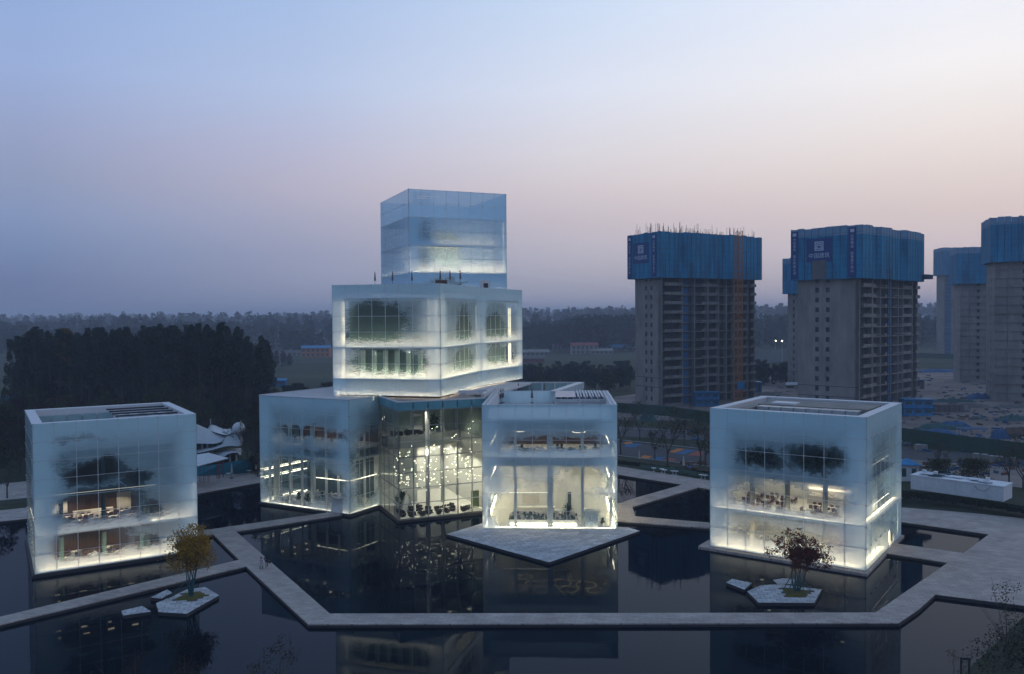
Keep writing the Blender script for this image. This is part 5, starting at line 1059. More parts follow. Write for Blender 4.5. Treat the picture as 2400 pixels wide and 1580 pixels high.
# long white container building
a = W(2134, 1146); b = W(2352, 1176.5); d = (b-a).normalized(); ang = math.atan2(d.y, d.x); L = (b-a).length
wc = thing('site_container', 'long white container building behind the hedge, messy sheets on its roof', 'container', (a.x, a.y, 0), ang)
n = 6
for k in range(n): MB().box(k*L/n+.02, (k+1)*L/n-.02, 0, 4.6, 0, 2.5).build('wall_section', m_whitec, wc)
MB().box(-.1, L+.1, -.1, 4.7, 2.5, 2.65).build('roof', m_whitec, wc)
rg = random.Random(8)
for k in range(16):
    x = rg.uniform(.3, L-3); y = rg.uniform(.2, 3.2); mb = MB(); z = 2.66+.02*k; mb.box(0, rg.uniform(1.2, 3.2), 0, rg.uniform(.6, 1.4), 0, .1); o = mb.build('roof_sheet', m_whitec if k % 3 else m_darkint, wc); o.location = (x, y, z); o.rotation_euler = (rg.uniform(-.05, .05), rg.uniform(-.05, .05), rg.uniform(-.4, .4))
for x in (1.5, 3.4, 12): MB().box(x, x+.6, 1.5, 2.1, 2.6, 3.5).build('vent', m_whitec, wc)
mb = MB(); 
for k in range(10): t0, t1 = k/10, (k+1)/10; mb.bar((L*.70+2.5*t0, -.05, 2.2-3.2*t0*(1-t0)), (L*.70+2.5*t1, -.05, 2.2-3.2*t1*(1-t1)), .05, .05)
mb.build('cable', m_darkmetal, wc)

# ------------------------------------------------------------------ vegetation
m_pop = leafmat('poplar leaves dark', (.003, .007, .006), (.036, .056, .042), .12)
m_popy = leafmat('poplar leaves turning', (.03, .028, .008), (.15, .095, .02), .12)
m_brown = leafmat('dry brown leaves', (.016, .011, .008), (.06, .040, .026), .15)
m_olive = leafmat('olive leaves', (.012, .018, .008), (.055, .06, .025), .12)
m_yel = leafmat('yellow autumn leaves', (.15, .085, .010), (.46, .26, .03), .8)
m_red = leafmat('dark red maple leaves', (.035, .014, .010), (.14, .045, .030), .9)
m_hedge = leafmat('hedge leaves', (.006, .012, .008), (.02, .03, .015), .8)
m_far = leafmat('far woodland leaves', (.006, .013, .012), (.022, .034, .028), .03)
def leaf(mb, c, s, rg, up=.0):
    a = Vector((rg.gauss(0, 1), rg.gauss(0, 1), rg.gauss(0, 1)+up)).normalized(); u = a.orthogonal().normalized(); w = a.cross(u)
    t = rg.uniform(0, 3.14); u, w = u*math.cos(t)+w*math.sin(t), w*math.cos(t)-u*math.sin(t); s1 = s*rg.uniform(.6, 1.2); s2 = s1*rg.uniform(.45, .8)
    mb.quad(c-u*s1-w*s2*.3, c-w*s2, c+u*s1+w*s2*.2, c+w*s2)
def crown(kind, h, r, n, s, seed, hb=.1, m_=None):
    """leaf clumps spread through an uneven volume"""
    rg = random.Random(seed); mb = MB(); cl = []
    k = 26 if kind == 'poplar' else 18
    for i in range(k):
        t = rg.random(); z = h*(hb+(1-hb)*t)
        if kind == 'poplar': rr = r*(math.sin(math.pi*min(1, .12+.86*t))**.55)*rg.uniform(.15, .8); cr = r*rg.uniform(.30, .5)*(1-.35*t)
        elif kind == 'bush': rr = r*math.sqrt(max(0, 1-(2*t-1)**2))*rg.uniform(.2, .8); cr = r*.45
        else: rr = r*math.sqrt(max(.05, 1-((t-.45)/.6)**2))*rg.uniform(.2, .85); cr = r*rg.uniform(.28, .42)
        a = rg.uniform(0, 6.283); cl.append((Vector((rr*math.cos(a), rr*math.sin(a), z)), cr))
    for i in range(n):
        c, cr = rg.choice(cl); d = Vector((rg.gauss(0, 1), rg.gauss(0, 1), rg.gauss(0, 1))).normalized()*cr*rg.uniform(.5, 1.05)
        if kind == 'poplar': d.z *= 2.1
        p = c+d
        if p.z > h: p.z = h-rg.random()*.6
        if p.z < h*hb*.5: p.z = h*hb+rg.random()
        leaf(mb, p, s, rg, .3)
    me_ = mb.mesh('crown'); me_.materials.append(m_); return me_
def trunkmesh(h, r, m_, lean=0, seed=0, limbs=5):
    mb = MB(); rg = random.Random(seed); mb.tube((0, 0, -.3), (lean*.5, 0, h*.5), r, r*.7); mb.tube((lean*.5, 0, h*.5), (lean, 0, h*.93), r*.7, r*.15)
    for k in range(limbs):
        z = h*rg.uniform(.2, .7); a = rg.uniform(0, 6.28); L = h*rg.uniform(.12, .22); mb.tube((lean*z/h, 0, z), (lean*z/h+L*math.cos(a), L*math.sin(a), z+L*1.2), r*.35, r*.08, 5)
    me_ = mb.mesh('trunk'); me_.materials.append(m_); return me_
POP = [(crown('poplar', 28+2*i, 3.0+.3*(i % 3), 4200, .40, 100+i, .06, m_pop), trunkmesh(28+2*i, .3, m_trunk, 0, i)) for i in range(4)]
POPY = (crown('poplar', 29, 3.6, 2400, .55, 120, .2, m_popy), POP[1][1])
def tree(x, y, mesh, label, group=None, sc=1, cat='tree', name='tree', z=None, rz=None):
    t = thing(name, label, cat, (x, y, height(x, y) if z is None else z), random.uniform(0, 6.28) if rz is None else rz, group); t.scale = (sc, sc, sc*random.uniform(.96, 1.05)); inst('crown', mesh[0], t)
    if mesh[1]: inst('trunk', mesh[1], t)
    return t
rg = random.Random(21)
def top_px(px):   # skyline of the grove in the photograph
    pts = [(20, 812), (45, 790), (80, 776), (150, 770), (165, 770), (230, 775), (285, 765), (340, 768), (400, 760), (470, 766), (520, 764), (560, 778), (575, 792), (610, 790), (640, 810)]
    for (a, b), (c, d) in zip(pts, pts[1:]):
        if a <= px <= c: return b+(d-b)*(px-a)/(c-a)
    return pts[0][1] if px < pts[0][0] else pts[-1][1]
k = 0
for row, D in enumerate((232, 244, 258, 274)):
    for px in range(30, 628, 26):
        q = px+rg.uniform(-8, 8)+row*7; DD = D+rg.uniform(-4, 4); p = WD(q, 800, DD); zt = WD(q, top_px(q)+rg.uniform(-3, 8)+(0 if row == 1 else 4), DD).z
        i = rg.randrange(4); hh = 28+2*i; yellow = (row == 1 and (abs(q-158) < 14 or abs(q-128) < 8))
        mesh_ = POPY if yellow else POP[i]; sc = max(.8, min(1.15, zt/(29 if yellow else hh)))
        tree(p.x, DD, mesh_, ('poplar with yellowing crown top standing in the dark grove' if yellow else 'tall dark poplar in the '+('left end' if q < 150 else 'left half' if q < 290 else 'right half' if q < 450 else 'right end')+' of the grove, '+('front row' if row == 0 else 'inner row' if row < 3 else 'back row')), 'yellowing poplars' if yellow else 'poplars of the grove', sc, name='poplar_tree')
# brownish smaller trees before the grove
BR = [(crown('round', 11+i, 3.2, 1300, .30, 200+i, .15, m_brown if i < 2 else m_olive), trunkmesh(11+i, .18, m_trunk, .3, 40+i, 8)) for i in range(4)]
for D, ys in ((172, 0), (188, 1), (204, 2), (216, 1)):
    for px in range(-20, 640, 30):
        q = px+rg.uniform(-10, 10); p = WD(q, 800, D+rg.uniform(-5, 5)); b = BR[rg.randrange(4)]
        if (D < 210 and 430 < q < 605) or (D < 180 and -5 < q < 60): continue
        tree(p.x, p.y, b, ('brown' if b in BR[:2] else 'olive')+' thin autumn tree before the poplar grove, '+('left of the yellow tree cube' if q < 60 else 'above the roof of the yellow tree cube' if q < 420 else 'between that cube and the frosted wing'), 'brown trees before the grove', rg.uniform(.8, 1.15))
# bare trees
def bare(h, seed, m_=m_trunk, depth=5, spread=.55, r0=None):
    rg = random.Random(seed); mb = MB()
    def grow(p, d, L, r, lv):
        q = p+d*L; mb.tube(p, q, r, r*.68, 5 if lv > 2 else 3, False)
        if lv == 0: return
        for k in range(3 if lv > 1 else 4):
            a = rg.uniform(0, 6.28); n = d.orthogonal().normalized(); n.rotate(Matrix.Rotation(a, 3, d)); nd = (d+n*rg.uniform(spread*.5, spread*1.3)+Vector((0, 0, .12))).normalized()
            grow(p+d*L*rg.uniform(.7, 1), nd, L*rg.uniform(.6, .82), r*.6, lv-1)
    grow(Vector((0, 0, -.2)), Vector((0, 0, 1)), h*.28, r0 or h*.018, depth)
    me_ = mb.mesh('branches'); me_.materials.append(m_); return me_
BARE = [bare(9, 1), bare(9, 2), bare(10, 3)]
LEAFY = crown('round', 8.6, 2.6, 420, .14, 300, .35, m_olive)
def baretree(px, py, sc, k, label, leaves=True, group=None, x=None, y=None):
    if x is None: x, y = at(px, py)
    t = thing('bare_tree', label, 'tree', (x, y, 0), random.uniform(0, 6), group); t.scale = (sc,)*3; inst('branches', BARE[k], t)
    if leaves: inst('crown', LEAFY, t)
C5p = lambda x, y: C5(x, y)
for (cx, cy, sc, lb) in ((150, 720, 1.35, 'dense bare tree against the right edge of the pavilion'), (345, 570, 1.15, 'bare tree beyond the upper edge of the coloured parking bays'), (500, 775, .95, 'small bare tree between orange and blue bays'), (630, 850, 1.5, 'largest bare tree rising in the middle of the parking bays'),
                         (965, 832, 1.3, 'bare tree left of two beside the red-maple cube'), (1015, 838, 1.35, 'bare tree right of two beside the red-maple cube'), (800, 620, 1.0, 'thin bare tree at the road beyond the parking bays')):
    baretree(*C5(cx, cy), sc, int(cx) % 3, lb)
for (px, py, sc, lb) in ((2365, 1140, 1.15, 'bare tree behind the right end of the white container'), (2398, 1150, 1.2, 'bare tree at the far right edge beside the white container'), (2195, 1122, 1.0, 'dark twiggy tree beside the blue-roofed guard booth')):
    baretree(px, py, sc, 1, lb)
for (px, py, sc, lb) in ((17, 1168, .9, 'bare tree on the lawn left of the left cube'), (-30, 1120, 1.3, 'bare tree half cut by the left edge, behind the lawn'), (48, 1112, 1.2, 'bare tree close behind the left face of the left cube'), (10, 1080, 1.3, 'bare tree farther back beyond the pavement left of the left cube')): baretree(px, py, sc, 2, lb)
for (px, D) in ((592, 176), (575, 182), (560, 190), (600, 170), (470, 196), (500, 200)):
    p = WD(px, 800, D); baretree(0, 0, 1.25, 0, 'dark thin tree behind the white wavy building', True, 'trees behind the wavy building', p.x, p.y)
# round shrubs
BU = crown('bush', 4.2, 2.6, 2600, .16, 400, .02, m_olive); HB = crown('bush', 2.2, 1.4, 900, .13, 401, .02, m_hedge)
for (px, py, sc, lb) in ((2283, 1146, 1.25, 'big round clipped shrub behind the white container'), (2208, 1138, 1.1, 'rounded shrub at the foot of the twiggy tree')):
    x, y = at(px, py); tree(x, y, (BU, None), lb, None, sc, 'shrub', 'shrub')
mb = MB(); rg = random.Random(5)
hq = [W(2104, 1180), W(2240, 1193), W(2360, 1211), W(2480, 1232)]
for i in range(9000):
    s = rg.random()*3; a, b = hq[int(s)], hq[int(s)+1]; p = a.lerp(b, s-int(s)); off = rg.uniform(0, 6.5); leaf(mb, Vector((p.x+rg.gauss(0, .1), p.y+off, max(.05, rg.uniform(.2, 1)**.5*(1.9-.1*off)))), .17, rg)
tag(mb.build('hedge', m_hedge), 'dark thick hedge bed in front of the long white container', 'hedge', None, 'stuff')
mb = MB()
for i in range(2600):
    s = rg.random(); a, b = W(1440, 1086), W(1672, 1117); p = a.lerp(b, s); leaf(mb, Vector((p.x, p.y+rg.uniform(0, 1.4), rg.uniform(.05, .7))), .14, rg)
tag(mb.build('hedge', m_hedge), 'low dark hedge along the ring path beside the parking bays', 'hedge', None, 'stuff')
mb = MB()
for i in range(5000):
    p = W(2402, 1450).lerp(W(2272, 1566), rg.random()); p = p+Vector((rg.uniform(.1, 14), rg.uniform(-3, 3), 0)); leaf(mb, Vector((p.x, p.y, rg.uniform(.02, .3))), .13, rg, 1.5)
tag(mb.build('grass_tufts', m_hedge), 'rough dark grass on the bank in the lower right corner', 'grass', None, 'stuff')
# island trees
def stems(n, h, spread, r, seed, m_, twist=.3, frac=.45, m_up=None):
    """multi-stem lower limbs and finer upper limbs; returns two meshes and the tips"""
    rg = random.Random(seed); lo = MB(); up = MB(); tips = []
    for i in range(n):
        a = 2*math.pi*i/n+rg.uniform(-.3, .3); p = Vector((.15*math.cos(a), .15*math.sin(a), -.1)); d = Vector((math.cos(a)*spread, math.sin(a)*spread, 1)).normalized()
        L = h*frac/3; rr = r
        for k in range(3): q = p+d*L; lo.tube(p, q, rr, rr*.85, 6); p = q; rr *= .85; d = (d+Vector((rg.gauss(0, twist), rg.gauss(0, twist), .1))*.4).normalized()
        def br(p, d, L, r_, lv):
            q = p+d*L; up.tube(p, q, r_, r_*.7, 4, False); tips.append(q); tips.append(p+d*L*.5)
            if lv:
                for j in range(3):
                    nd = (d+Vector((rg.gauss(0, .55), rg.gauss(0, .55), rg.gauss(.05, .25)))).normalized(); br(q, nd, L*.78, r_*.62, lv-1)
        br(p, d, h*.17, rr*.8, 3)
    a = lo.mesh('stem'); a.materials.append(m_); b = up.mesh('branches'); b.materials.append(m_up or m_trunk); return a, b, tips
def island_tree(px, py, label, n, h, spread, r, seed, mleaf, nleaf, ls, cl, flat=1.0, name='tree', shape=None):
    x, y = at(px, py); t = thing(name, label, 'tree', (x, y, .12), 0)
    a, b, tips = stems(n, h, spread, r, seed, m_trunk_teal); inst('stem', a, t); inst('branches', b, t)
    rg = random.Random(seed+1); mb = MB(); tw = MB()
    for (c0, rr, k) in (shape or []):
        for i in range(k):     # twigs filling the crown, each ending in a leaf spray
            d = Vector((rg.gauss(0, 1), rg.gauss(0, 1), rg.gauss(0, 1))).normalized(); q = Vector(c0)+Vector((d.x*rr[0], d.y*rr[1], d.z*rr[2]))*rg.uniform(.55, 1.0)
            src = min(tips[:60], key=lambda v: (v-q).length) if i % 3 == 0 else None
            tips.append(q)
            if src is not None: tw.tube(src, q, .022, .008, 3, False)
    for i in range(nleaf):
        c = rg.choice(tips); leaf(mb, c+Vector((rg.gauss(0, cl), rg.gauss(0, cl), rg.gauss(0, cl*flat))), ls, rg)
    if tw.v: tw.build('twig', m_trunk, t)['kind'] = 'stuff'
    mb.build('crown', mleaf, t); return t
def island(px_poly, label, tiles=1.2, ang=.2, hole=None, name='stone_island'):
    q = [W(a, b) for a, b in px_poly]; t = thing(name, label, 'stone island', (0, 0, 0)); MB().prism([(p.x, p.y) for p in q], -.5, -.04).build('island_base', m_pathedge, t)
    m_t = m_kerb; poly = [Vector((p.x, p.y)) for p in q]
    area_ = sum(poly[i].x*poly[(i+1) % len(poly)].y-poly[(i+1) % len(poly)].x*poly[i].y for i in range(len(poly)))
    if area_ < 0: poly = poly[::-1]
    cx, cy = sum(p.x for p in poly)/len(poly), sum(p.y for p in poly)/len(poly); ca, sa = math.cos(ang), math.sin(ang)
    def loc(p): d = p-Vector((cx, cy)); return Vector((d.x*ca+d.y*sa, -d.x*sa+d.y*ca))
    def glo(p): return Vector((cx+p.x*ca-p.y*sa, cy+p.x*sa+p.y*ca))
    lp = [loc(p) for p in poly]; lx0, lx1 = min(p.x for p in lp), max(p.x for p in lp); ly0, ly1 = min(p.y for p in lp), max(p.y for p in lp)
    def clip(sub, x0, x1, y0, y1):
        for ax, lim, sg in ((0, x0, 1), (0, x1, -1), (1, y0, 1), (1, y1, -1)):
            out = []
            for i in range(len(sub)):
                a, b = sub[i-1], sub[i]; da, db = (a[ax]-lim)*sg, (b[ax]-lim)*sg
                if db >= 0:
                    if da < 0: out.append(a.lerp(b, da/(da-db)))
                    out.append(b)
                elif da >= 0: out.append(a.lerp(b, da/(da-db)))
            sub = out
            if not sub: return []
        return sub
    hl = [loc(Vector((W(a, b).x, W(a, b).y))) for a, b in hole] if hole else None
    def inside(p):
        if not hl: return False
        c = False
        for i in range(len(hl)):
            a, b = hl[i-1], hl[i]
            if (a.y > p.y) != (b.y > p.y) and p.x < (b.x-a.x)*(p.y-a.y)/(b.y-a.y)+a.x: c = not c
        return c
    j = 0; yy = ly0
    while yy < ly1:
        xx = lx0-(tiles*.5 if j % 2 else 0)
        while xx < lx1:
            c = clip(lp, xx+.03, xx+tiles-.03, yy+.03, yy+tiles*.62-.03)
            if len(c) >= 3:
                ar = abs(sum(c[i].x*c[(i+1) % len(c)].y-c[(i+1) % len(c)].x*c[i].y for i in range(len(c))))/2; m0 = sum(c, Vector((0, 0)))/len(c)
                if ar > .02 and not inside(m0): MB().prism([tuple(glo(p)) for p in c], -.04, random.uniform(-.012, .012)).build('paving_stone', random.choice(STONE), t)
            xx += tiles
        yy += tiles*.62; j += 1
    return t
STONE = [mat('granite slab %d' % i, (v, v, v*1.04), .75, .12, 1.5) for i, v in enumerate((.36, .44, .50, .40))]
def C6(x, y): return (x/2.975, 1180+y/2.975)
def C8(x, y): return (1600+x/2.975, 1180+y/2.975)
hole1 = [C6(*c) for c in ((1205, 672), (1290, 625), (1400, 610), (1448, 640), (1340, 678))]
island([C6(*c) for c in ((1088, 695), (1200, 650), (1300, 600), (1430, 582), (1528, 640), (1300, 768), (1105, 755))], 'large paved island carrying the yellow tree', 1.1, .25, hole1)
island([C6(*c) for c in ((1050, 655), (1165, 600), (1200, 622), (1125, 662))], 'small slanted paved island left behind the yellow tree', 1.1, .3)
island([C6(*c) for c in ((845, 750), (990, 714), (1052, 752), (860, 780))], 'small paved island farthest left in the dark pool', 1.1, .3)
hole2 = [C8(*c) for c in ((685, 590), (780, 592), (888, 608), (862, 660), (720, 648))]
island([C8(*c) for c in ((450, 612), (545, 570), (690, 564), (968, 600), (918, 692), (528, 690))], 'large paved island carrying the red maple', 1.1, -.1, hole2)
island([C8(*c) for c in ((303, 550), (345, 526), (482, 554), (430, 600))], 'small paved island left of the red maple island', 1.1, -.2)
island([C8(*c) for c in ((628, 532), (700, 522), (785, 526), (785, 562), (660, 560))], 'small paved island right behind the red maple trunk', 1.1, 0)
for hq_, lb in ((hole1, 'bed of brown soil round the stems of the yellow tree'), (hole2, 'mossy soil bed round the stems of the red maple')):
    q = [W(a, b) for a, b in hq_]; c = sum(q, Vector())/len(q); mb = MB(); mb.v = [tuple((p.x, p.y, -.03)) for p in q]+[tuple((c.x+(p.x-c.x)*.6, c.y+(p.y-c.y)*.6, .16)) for p in q]+[(c.x, c.y, .2)]
    n = len(q); mb.f = [(i, (i+1) % n, n+(i+1) % n, n+i) for i in range(n)]+[(n+i, n+(i+1) % n, 2*n) for i in range(n)]; o = mb.build('planting_bed', m_soil); tag(o, lb, 'planting bed')
it = island_tree(448, 1400, 'yellow autumn tree with teal wrapped stems on the paved island', 7, 7.2, .13, .09, 5, m_yel, 10000, .12, .26, 1.0, 'autumn_tree', [((0, 0, 5.6), (2.5, 2.5, 2.7), 150), ((-1.0, 0, 4.2), (2.0, 1.8, 1.3), 60), ((.2, 0, 7.2), (1.5, 1.5, 1.2), 40), ((1.4, 0, 4.6), (1.5, 1.5, 1.6), 40)])
MB().tube((-2.6, -.3, -.1), (-.3, 0, 1.9), .05).build('support_pole', m_trunk_teal, it)
it = island_tree(1868, 1388, 'dark red maple with spreading crown on the paved island', 5, 5.6, .42, .12, 9, m_red, 8000, .12, .20, .6, 'maple_tree', [((-.6, 0, 5.9), (2.2, 2, 1.3), 60), ((1.6, 0, 4.7), (2.3, 2, 1.2), 60), ((.2, 0, 5.0), (2.6, 2.4, 1.6), 70), ((2.8, 0, 3.4), (1.6, 1.5, .8), 34), ((-2.6, 0, 4.6), (1.0, 1, .5), 12)])
for a in range(5): MB().tube((1.6*math.cos(a*1.25), 1.3*math.sin(a*1.25), 0), (.5*math.cos(a*1.25), .5*math.sin(a*1.25), 2.0), .045).build('support_pole', m_trunk_teal, it)
# pointed paving platform before the pavilion
def C7(x, y): return (780+x/2.833, 1180+y/2.833)
island([C7(757, 203), C7(1005, 128), C7(1960, 160), C7(2040, 182), C7(1435, 390)], 'large pointed paved platform in front of the pavilion', 1.5, .33, None, 'stone_platform')

# thin trees between camera and lake
THIN = (crown('round', 11, 1.3, 900, .055, 500, .3, m_brown), trunkmesh(11.5, .06, m_trunk, .1, 3, 14)); THIN2 = (crown('round', 11, 1.4, 650, .055, 501, .3, m_olive), trunkmesh(11.5, .06, m_trunk, .1, 5, 14))
for px, py, D, m_, lb in ((655, 1455, 54, THIN, 'thin brown tree top rising at the bottom edge, left of the diagonal path end'), (312, 1503, 54, THIN, 'thin brown tree top at the bottom edge below the small paved islands'), (215, 1535, 53, THIN, 'lowest thin tree top at the bottom edge, near the left corner'), (610, 1530, 53, THIN, 'short thin tree top beside the taller one at the bottom edge'), (430, 1508, 52, THIN, 'faint tree top below the reflection of the yellow tree'),
                          (2363, 1352, 56, THIN2, 'tall thin tree in front of the plaza at the right edge'), (2236, 1502, 56, THIN2, 'short thin tree beside the dark post in the lower right corner')):
    p = WD(px, py, D); tree(p.x, D, m_, lb, None, p.z/11.5, z=0)
p = WD(2262, 1540, 58); t = thing('bollard_lamp', 'dark square post lamp in the lower right corner', 'lamp post', (p.x, 58, 0)); MB().box(-.32, .32, -.08, .08, p.z-.2, p.z).build('lamp_head', m_darkmetal, t)
for s in (-1, 1): MB().box(s*.28-.05, s*.28+.05, -.06, .06, 0, p.z-.2).build('post', m_darkmetal, t)

# ------------------------------------------------------------------ far land: woods, village, lights
def forest(label, x0, x1, D0, D1, n, h, s, seed, m_, per=46, gap=None, zoff=0):
    rg = random.Random(seed); mb = MB()
    for i in range(n):
        D = rg.uniform(D0, D1); px = rg.uniform(x0, x1)
        if gap and gap(px): continue
        p = WD(px, 800, D); hh = h*rg.uniform(.75, 1.12)*(1+.12*math.sin(px*.013+D*.01)); r = hh*rg.uniform(.13, .24); z = height(p.x, D)+zoff
        for k in range(per):
            t = rg.random()**.7; a = rg.uniform(0, 6.28); rr = r*math.sqrt(max(.03, 1-(t-.35)**2*1.9))*rg.uniform(.5, 1.1); leaf(mb, Vector((p.x+rr*math.cos(a), D+rr*math.sin(a), z+hh*(.05+.95*t))), s, rg, .2)
    o = mb.build('woodland', m_); tag(o, label, 'woodland', None, 'stuff'); return o
forest('first hazy tree belt beyond the village, from the left edge to the block stack', -100, 800, 760, 880, 170, 22, 2.0, 1, m_far, 70)
forest('second hazy tree belt towards the horizon', -100, 1500, 900, 1150, 420, 25, 2.8, 2, m_far, 44)
forest('third hazy tree belt towards the horizon', -100, 2500, 1350, 1700, 620, 27, 4.0, 3, m_far, 34)
forest('farthest pale tree line on the horizon', -100, 2500, 2200, 3000, 760, 32, 7, 4, m_far, 26)
forest('dark tree mass behind the red-roofed village', 1340, 1490, 740, 860, 120, 27, 1.8, 5, m_far, 90); forest('tree mass behind the village, against the block stack', 1205, 1340, 780, 880, 90, 24, 1.9, 6, m_far, 80)
forest('tree band between the two big towers', 1755, 2480, 800, 980, 260, 25, 2.6, 8, m_far, 50); forest('low bushes in front of the tall screen wall between the towers', 1755, 1850, 380, 430, 40, 8, .8, 9, m_far, 70)
forest('scattered trees in the fields behind the orange building', 600, 690, 500, 640, 14, 8, .9, 10, m_far, 80)
# row of mid distance trees before the village, each its own
MID = [(crown('round', 11, 4.6, 1500, .45, 600+i, .1, m_olive if i % 2 else m_pop), trunkmesh(10, .25, m_trunk, 0, i)) for i in range(3)]
rg = random.Random(31)
for D in (365, 395, 430):
    for px in range(1205, 1490, 19):
        p = WD(px+rg.uniform(-6, 6), 800, D+rg.uniform(-8, 8)); tree(p.x, p.y, MID[rg.randrange(3)], 'olive green tree in the '+('front' if D < 380 else 'middle' if D < 410 else 'back')+' row before the village, '+('near the stacked block' if px < 1300 else 'below the broad red roof' if px < 1395 else 'near the rebar-topped tower'), 'trees before the village', rg.uniform(.6, .85))
for px in range(630, 780, 17):
    for D in (240, 300): p = WD(px+rg.uniform(-6, 6), 800, D+rg.uniform(-8, 8)); tree(p.x, p.y, MID[rg.randrange(3)], 'dark green tree behind the roof of the frosted wing', 'trees behind the frosted wing', rg.uniform(.55, .8))
def house(px, py, w, d, h, wall, roofm, label, pitched=True, rz=0, storeys=1, cat='house', name='village_house'):
    x, y = at(px, py); z = height(x, y); t = thing(name, label, cat, (x, y, z), rz)
    wl_ = MB().box(0, w, 0, d, 0, h*storeys).build('wall', wall, t)
    if pitched:
        mb = MB(); H = h*storeys; mb.quad((-.5, -.6, H), (w+.5, -.6, H), (w+.5, d/2, H+d*.22), (-.5, d/2, H+d*.22)); mb.quad((w+.5, d+.6, H), (-.5, d+.6, H), (-.5, d/2, H+d*.22), (w+.5, d/2, H+d*.22)); mb.tri((0, 0, H), (0, d/2, H+d*.21), (0, d, H)); mb.tri((w, 0, H), (w, d, H), (w, d/2, H+d*.21)); mb.build('roof', roofm, t)
    else: MB().box(-.4, w+.4, -.6, d+.4, h*storeys, h*storeys+.5).build('roof', roofm, t)
    n = max(2, int(w/3.6))
    for s in range(storeys):
        for k in range(n): MB().box(k*w/n+.9, (k+1)*w/n-.9, -.08, -.01, s*h+.9, s*h+h-.6).build('window', m_darkint, wl_)
    return t
house(706, 838, 23, 9, 3.8, m_orange, m_blueroof, 'orange two-storey building with a bright blue roof, left of the block stack', True, R(2), 2, 'building')
house(660, 815, 26, 10, 3.6, m_houswall, m_brickred, 'low brown-roofed building left behind the orange one'); house(745, 806, 20, 9, 3.6, m_houswall, m_brickred, 'small red-roofed house behind the orange building'); house(640, 835, 24, 8, 3, m_houswall, m_conc2, 'low grey shed left of the orange building')
house(620, 905, 10, 4, 2.6, m_bluebay, m_blueroof, 'small blue shed between poplar grove and frosted wing')
house(1340, 832, 22, 10, 3.8, m_houswall, m_brickred, 'two-storey village house with a broad red roof', True, R(3), 2); house(1296, 822, 18, 9, 3.6, m_houswall, m_brickred, 'village house with red roof left of the broad red one', True, 0, 1); house(1310, 806, 12, 14, 3.6, m_houswall, m_conc, 'gabled pale house standing higher behind the red roofs', True, 0, 2)
house(1260, 806, 30, 12, 3.6, m_houswall, m_blueroof, 'long house with faded blue roof beside the gabled one'); house(1385, 832, 18, 8, 3.2, m_houswall, m_conc, 'low pale village house right of the broad red roof'); house(1425, 824, 34, 12, 3.4, m_houswall, m_blueroof, 'long blue-roofed shed at the right end of the village')
house(1222, 836, 22, 10, 3.2, m_houswall, m_conc, 'grey-roofed house against the stacked block'); house(1215, 850, 18, 8, 2.6, m_brickred, m_conc2, 'low brick shed in front of the grey-roofed house'); house(1215, 808, 16, 8, 3.2, m_houswall, m_conc, 'small pale house behind the grey-roofed one')
house(-25, 951, 10, 5, 3, m_blueroof, m_blueroof, 'bright blue site shed at the left edge of the photo', False); house(150, 925, 9, 4, 2.6, m_blueroof, m_blueroof, 'blue shed glimpsed between the poplar trunks', False)
for px, py, D, lb in ((1833, 799, 560, 'lit street lamp between the two big towers, brighter one'), (1818, 799, 600, 'dim lit street lamp just left of the brighter one'), (2174, 768, 900, 'lit street lamp right of the tower with the grey gash')):
    p = WD(px, py, D); t = thing('street_lamp', lb, 'street lamp', (p.x, D, height(p.x, D))); z = p.z-height(p.x, D)
    MB().tube((0, 0, 0), (0, 0, z-.3), .18, .12).build('pole', m_alu, t); r_ = .4 if 'bright' in lb else .28; MB().ball((0, 0, z), r_, r_, r_*.7).build('lamp_head', streetl, t)

# ------------------------------------------------------------------ left background: wavy building, canopy, turf, umbrellas
def wpx(x, y): return (440+x/7.46, 970+y/7.46)
DW = 185
wb = thing('wavy_building', 'white building with sweeping saddle-shaped roofs behind the canopy', 'building', (0, 0, 0))
m_shell = mat('off white roof shell', (.40, .42, .44), .6, .08, .8)
def ribbon(name, up, lo, D0, D1, m_, thick=1.6):
    """a curved shell strip: two edge curves at real distances, with thickness"""
    mb = MB(); n = len(up); a = [WD(*wpx(*p), D0+(D1-D0)*i/(n-1)+6) for i, p in enumerate(up)]; b = [WD(*wpx(*p), D0+(D1-D0)*i/(n-1)) for i, p in enumerate(lo)]
    for i in range(n-1):
        mb.quad(b[i], b[i+1], a[i+1], a[i]); o = Vector((0, thick, -.2)); mb.quad(a[i], a[i+1], a[i+1]+o, a[i]+o); mb.quad(b[i+1], b[i], b[i]+o, b[i+1]+o); mb.quad(a[i]+o, a[i+1]+o, b[i+1]+o, b[i]+o)
    mb.quad(a[0], b[0], b[0]+o, a[0]+o); mb.quad(b[-1], a[-1], a[-1]+o, b[-1]+o)
    mb.build(name, m_, wb, True)
ribbon('roof_shell', [(-500, 330), (-200, 120), (0, 130), (170, 205), (330, 275), (480, 335), (640, 375), (720, 380)], [(-500, 500), (-200, 520), (0, 520), (170, 520), (330, 522), (420, 525), (490, 520), (560, 500)], DW, DW+2, m_shell)
ribbon('roof_shell', [(340, 270), (370, 215), (400, 188), (470, 215), (570, 262), (680, 272), (780, 250), (850, 235)], [(345, 282), (400, 300), (480, 325), (560, 350), (640, 368), (700, 370), (740, 350), (800, 310)], DW+8, DW+4, m_white)
ribbon('roof_shell', [(830, 285), (800, 300), (740, 350), (680, 400), (600, 470), (520, 525), (400, 575), (170, 610), (-300, 640)], [(905, 320), (930, 450), (905, 560), (880, 570), (760, 560), (640, 570), (500, 610), (170, 690), (-300, 740)], DW, DW-2, m_shell)
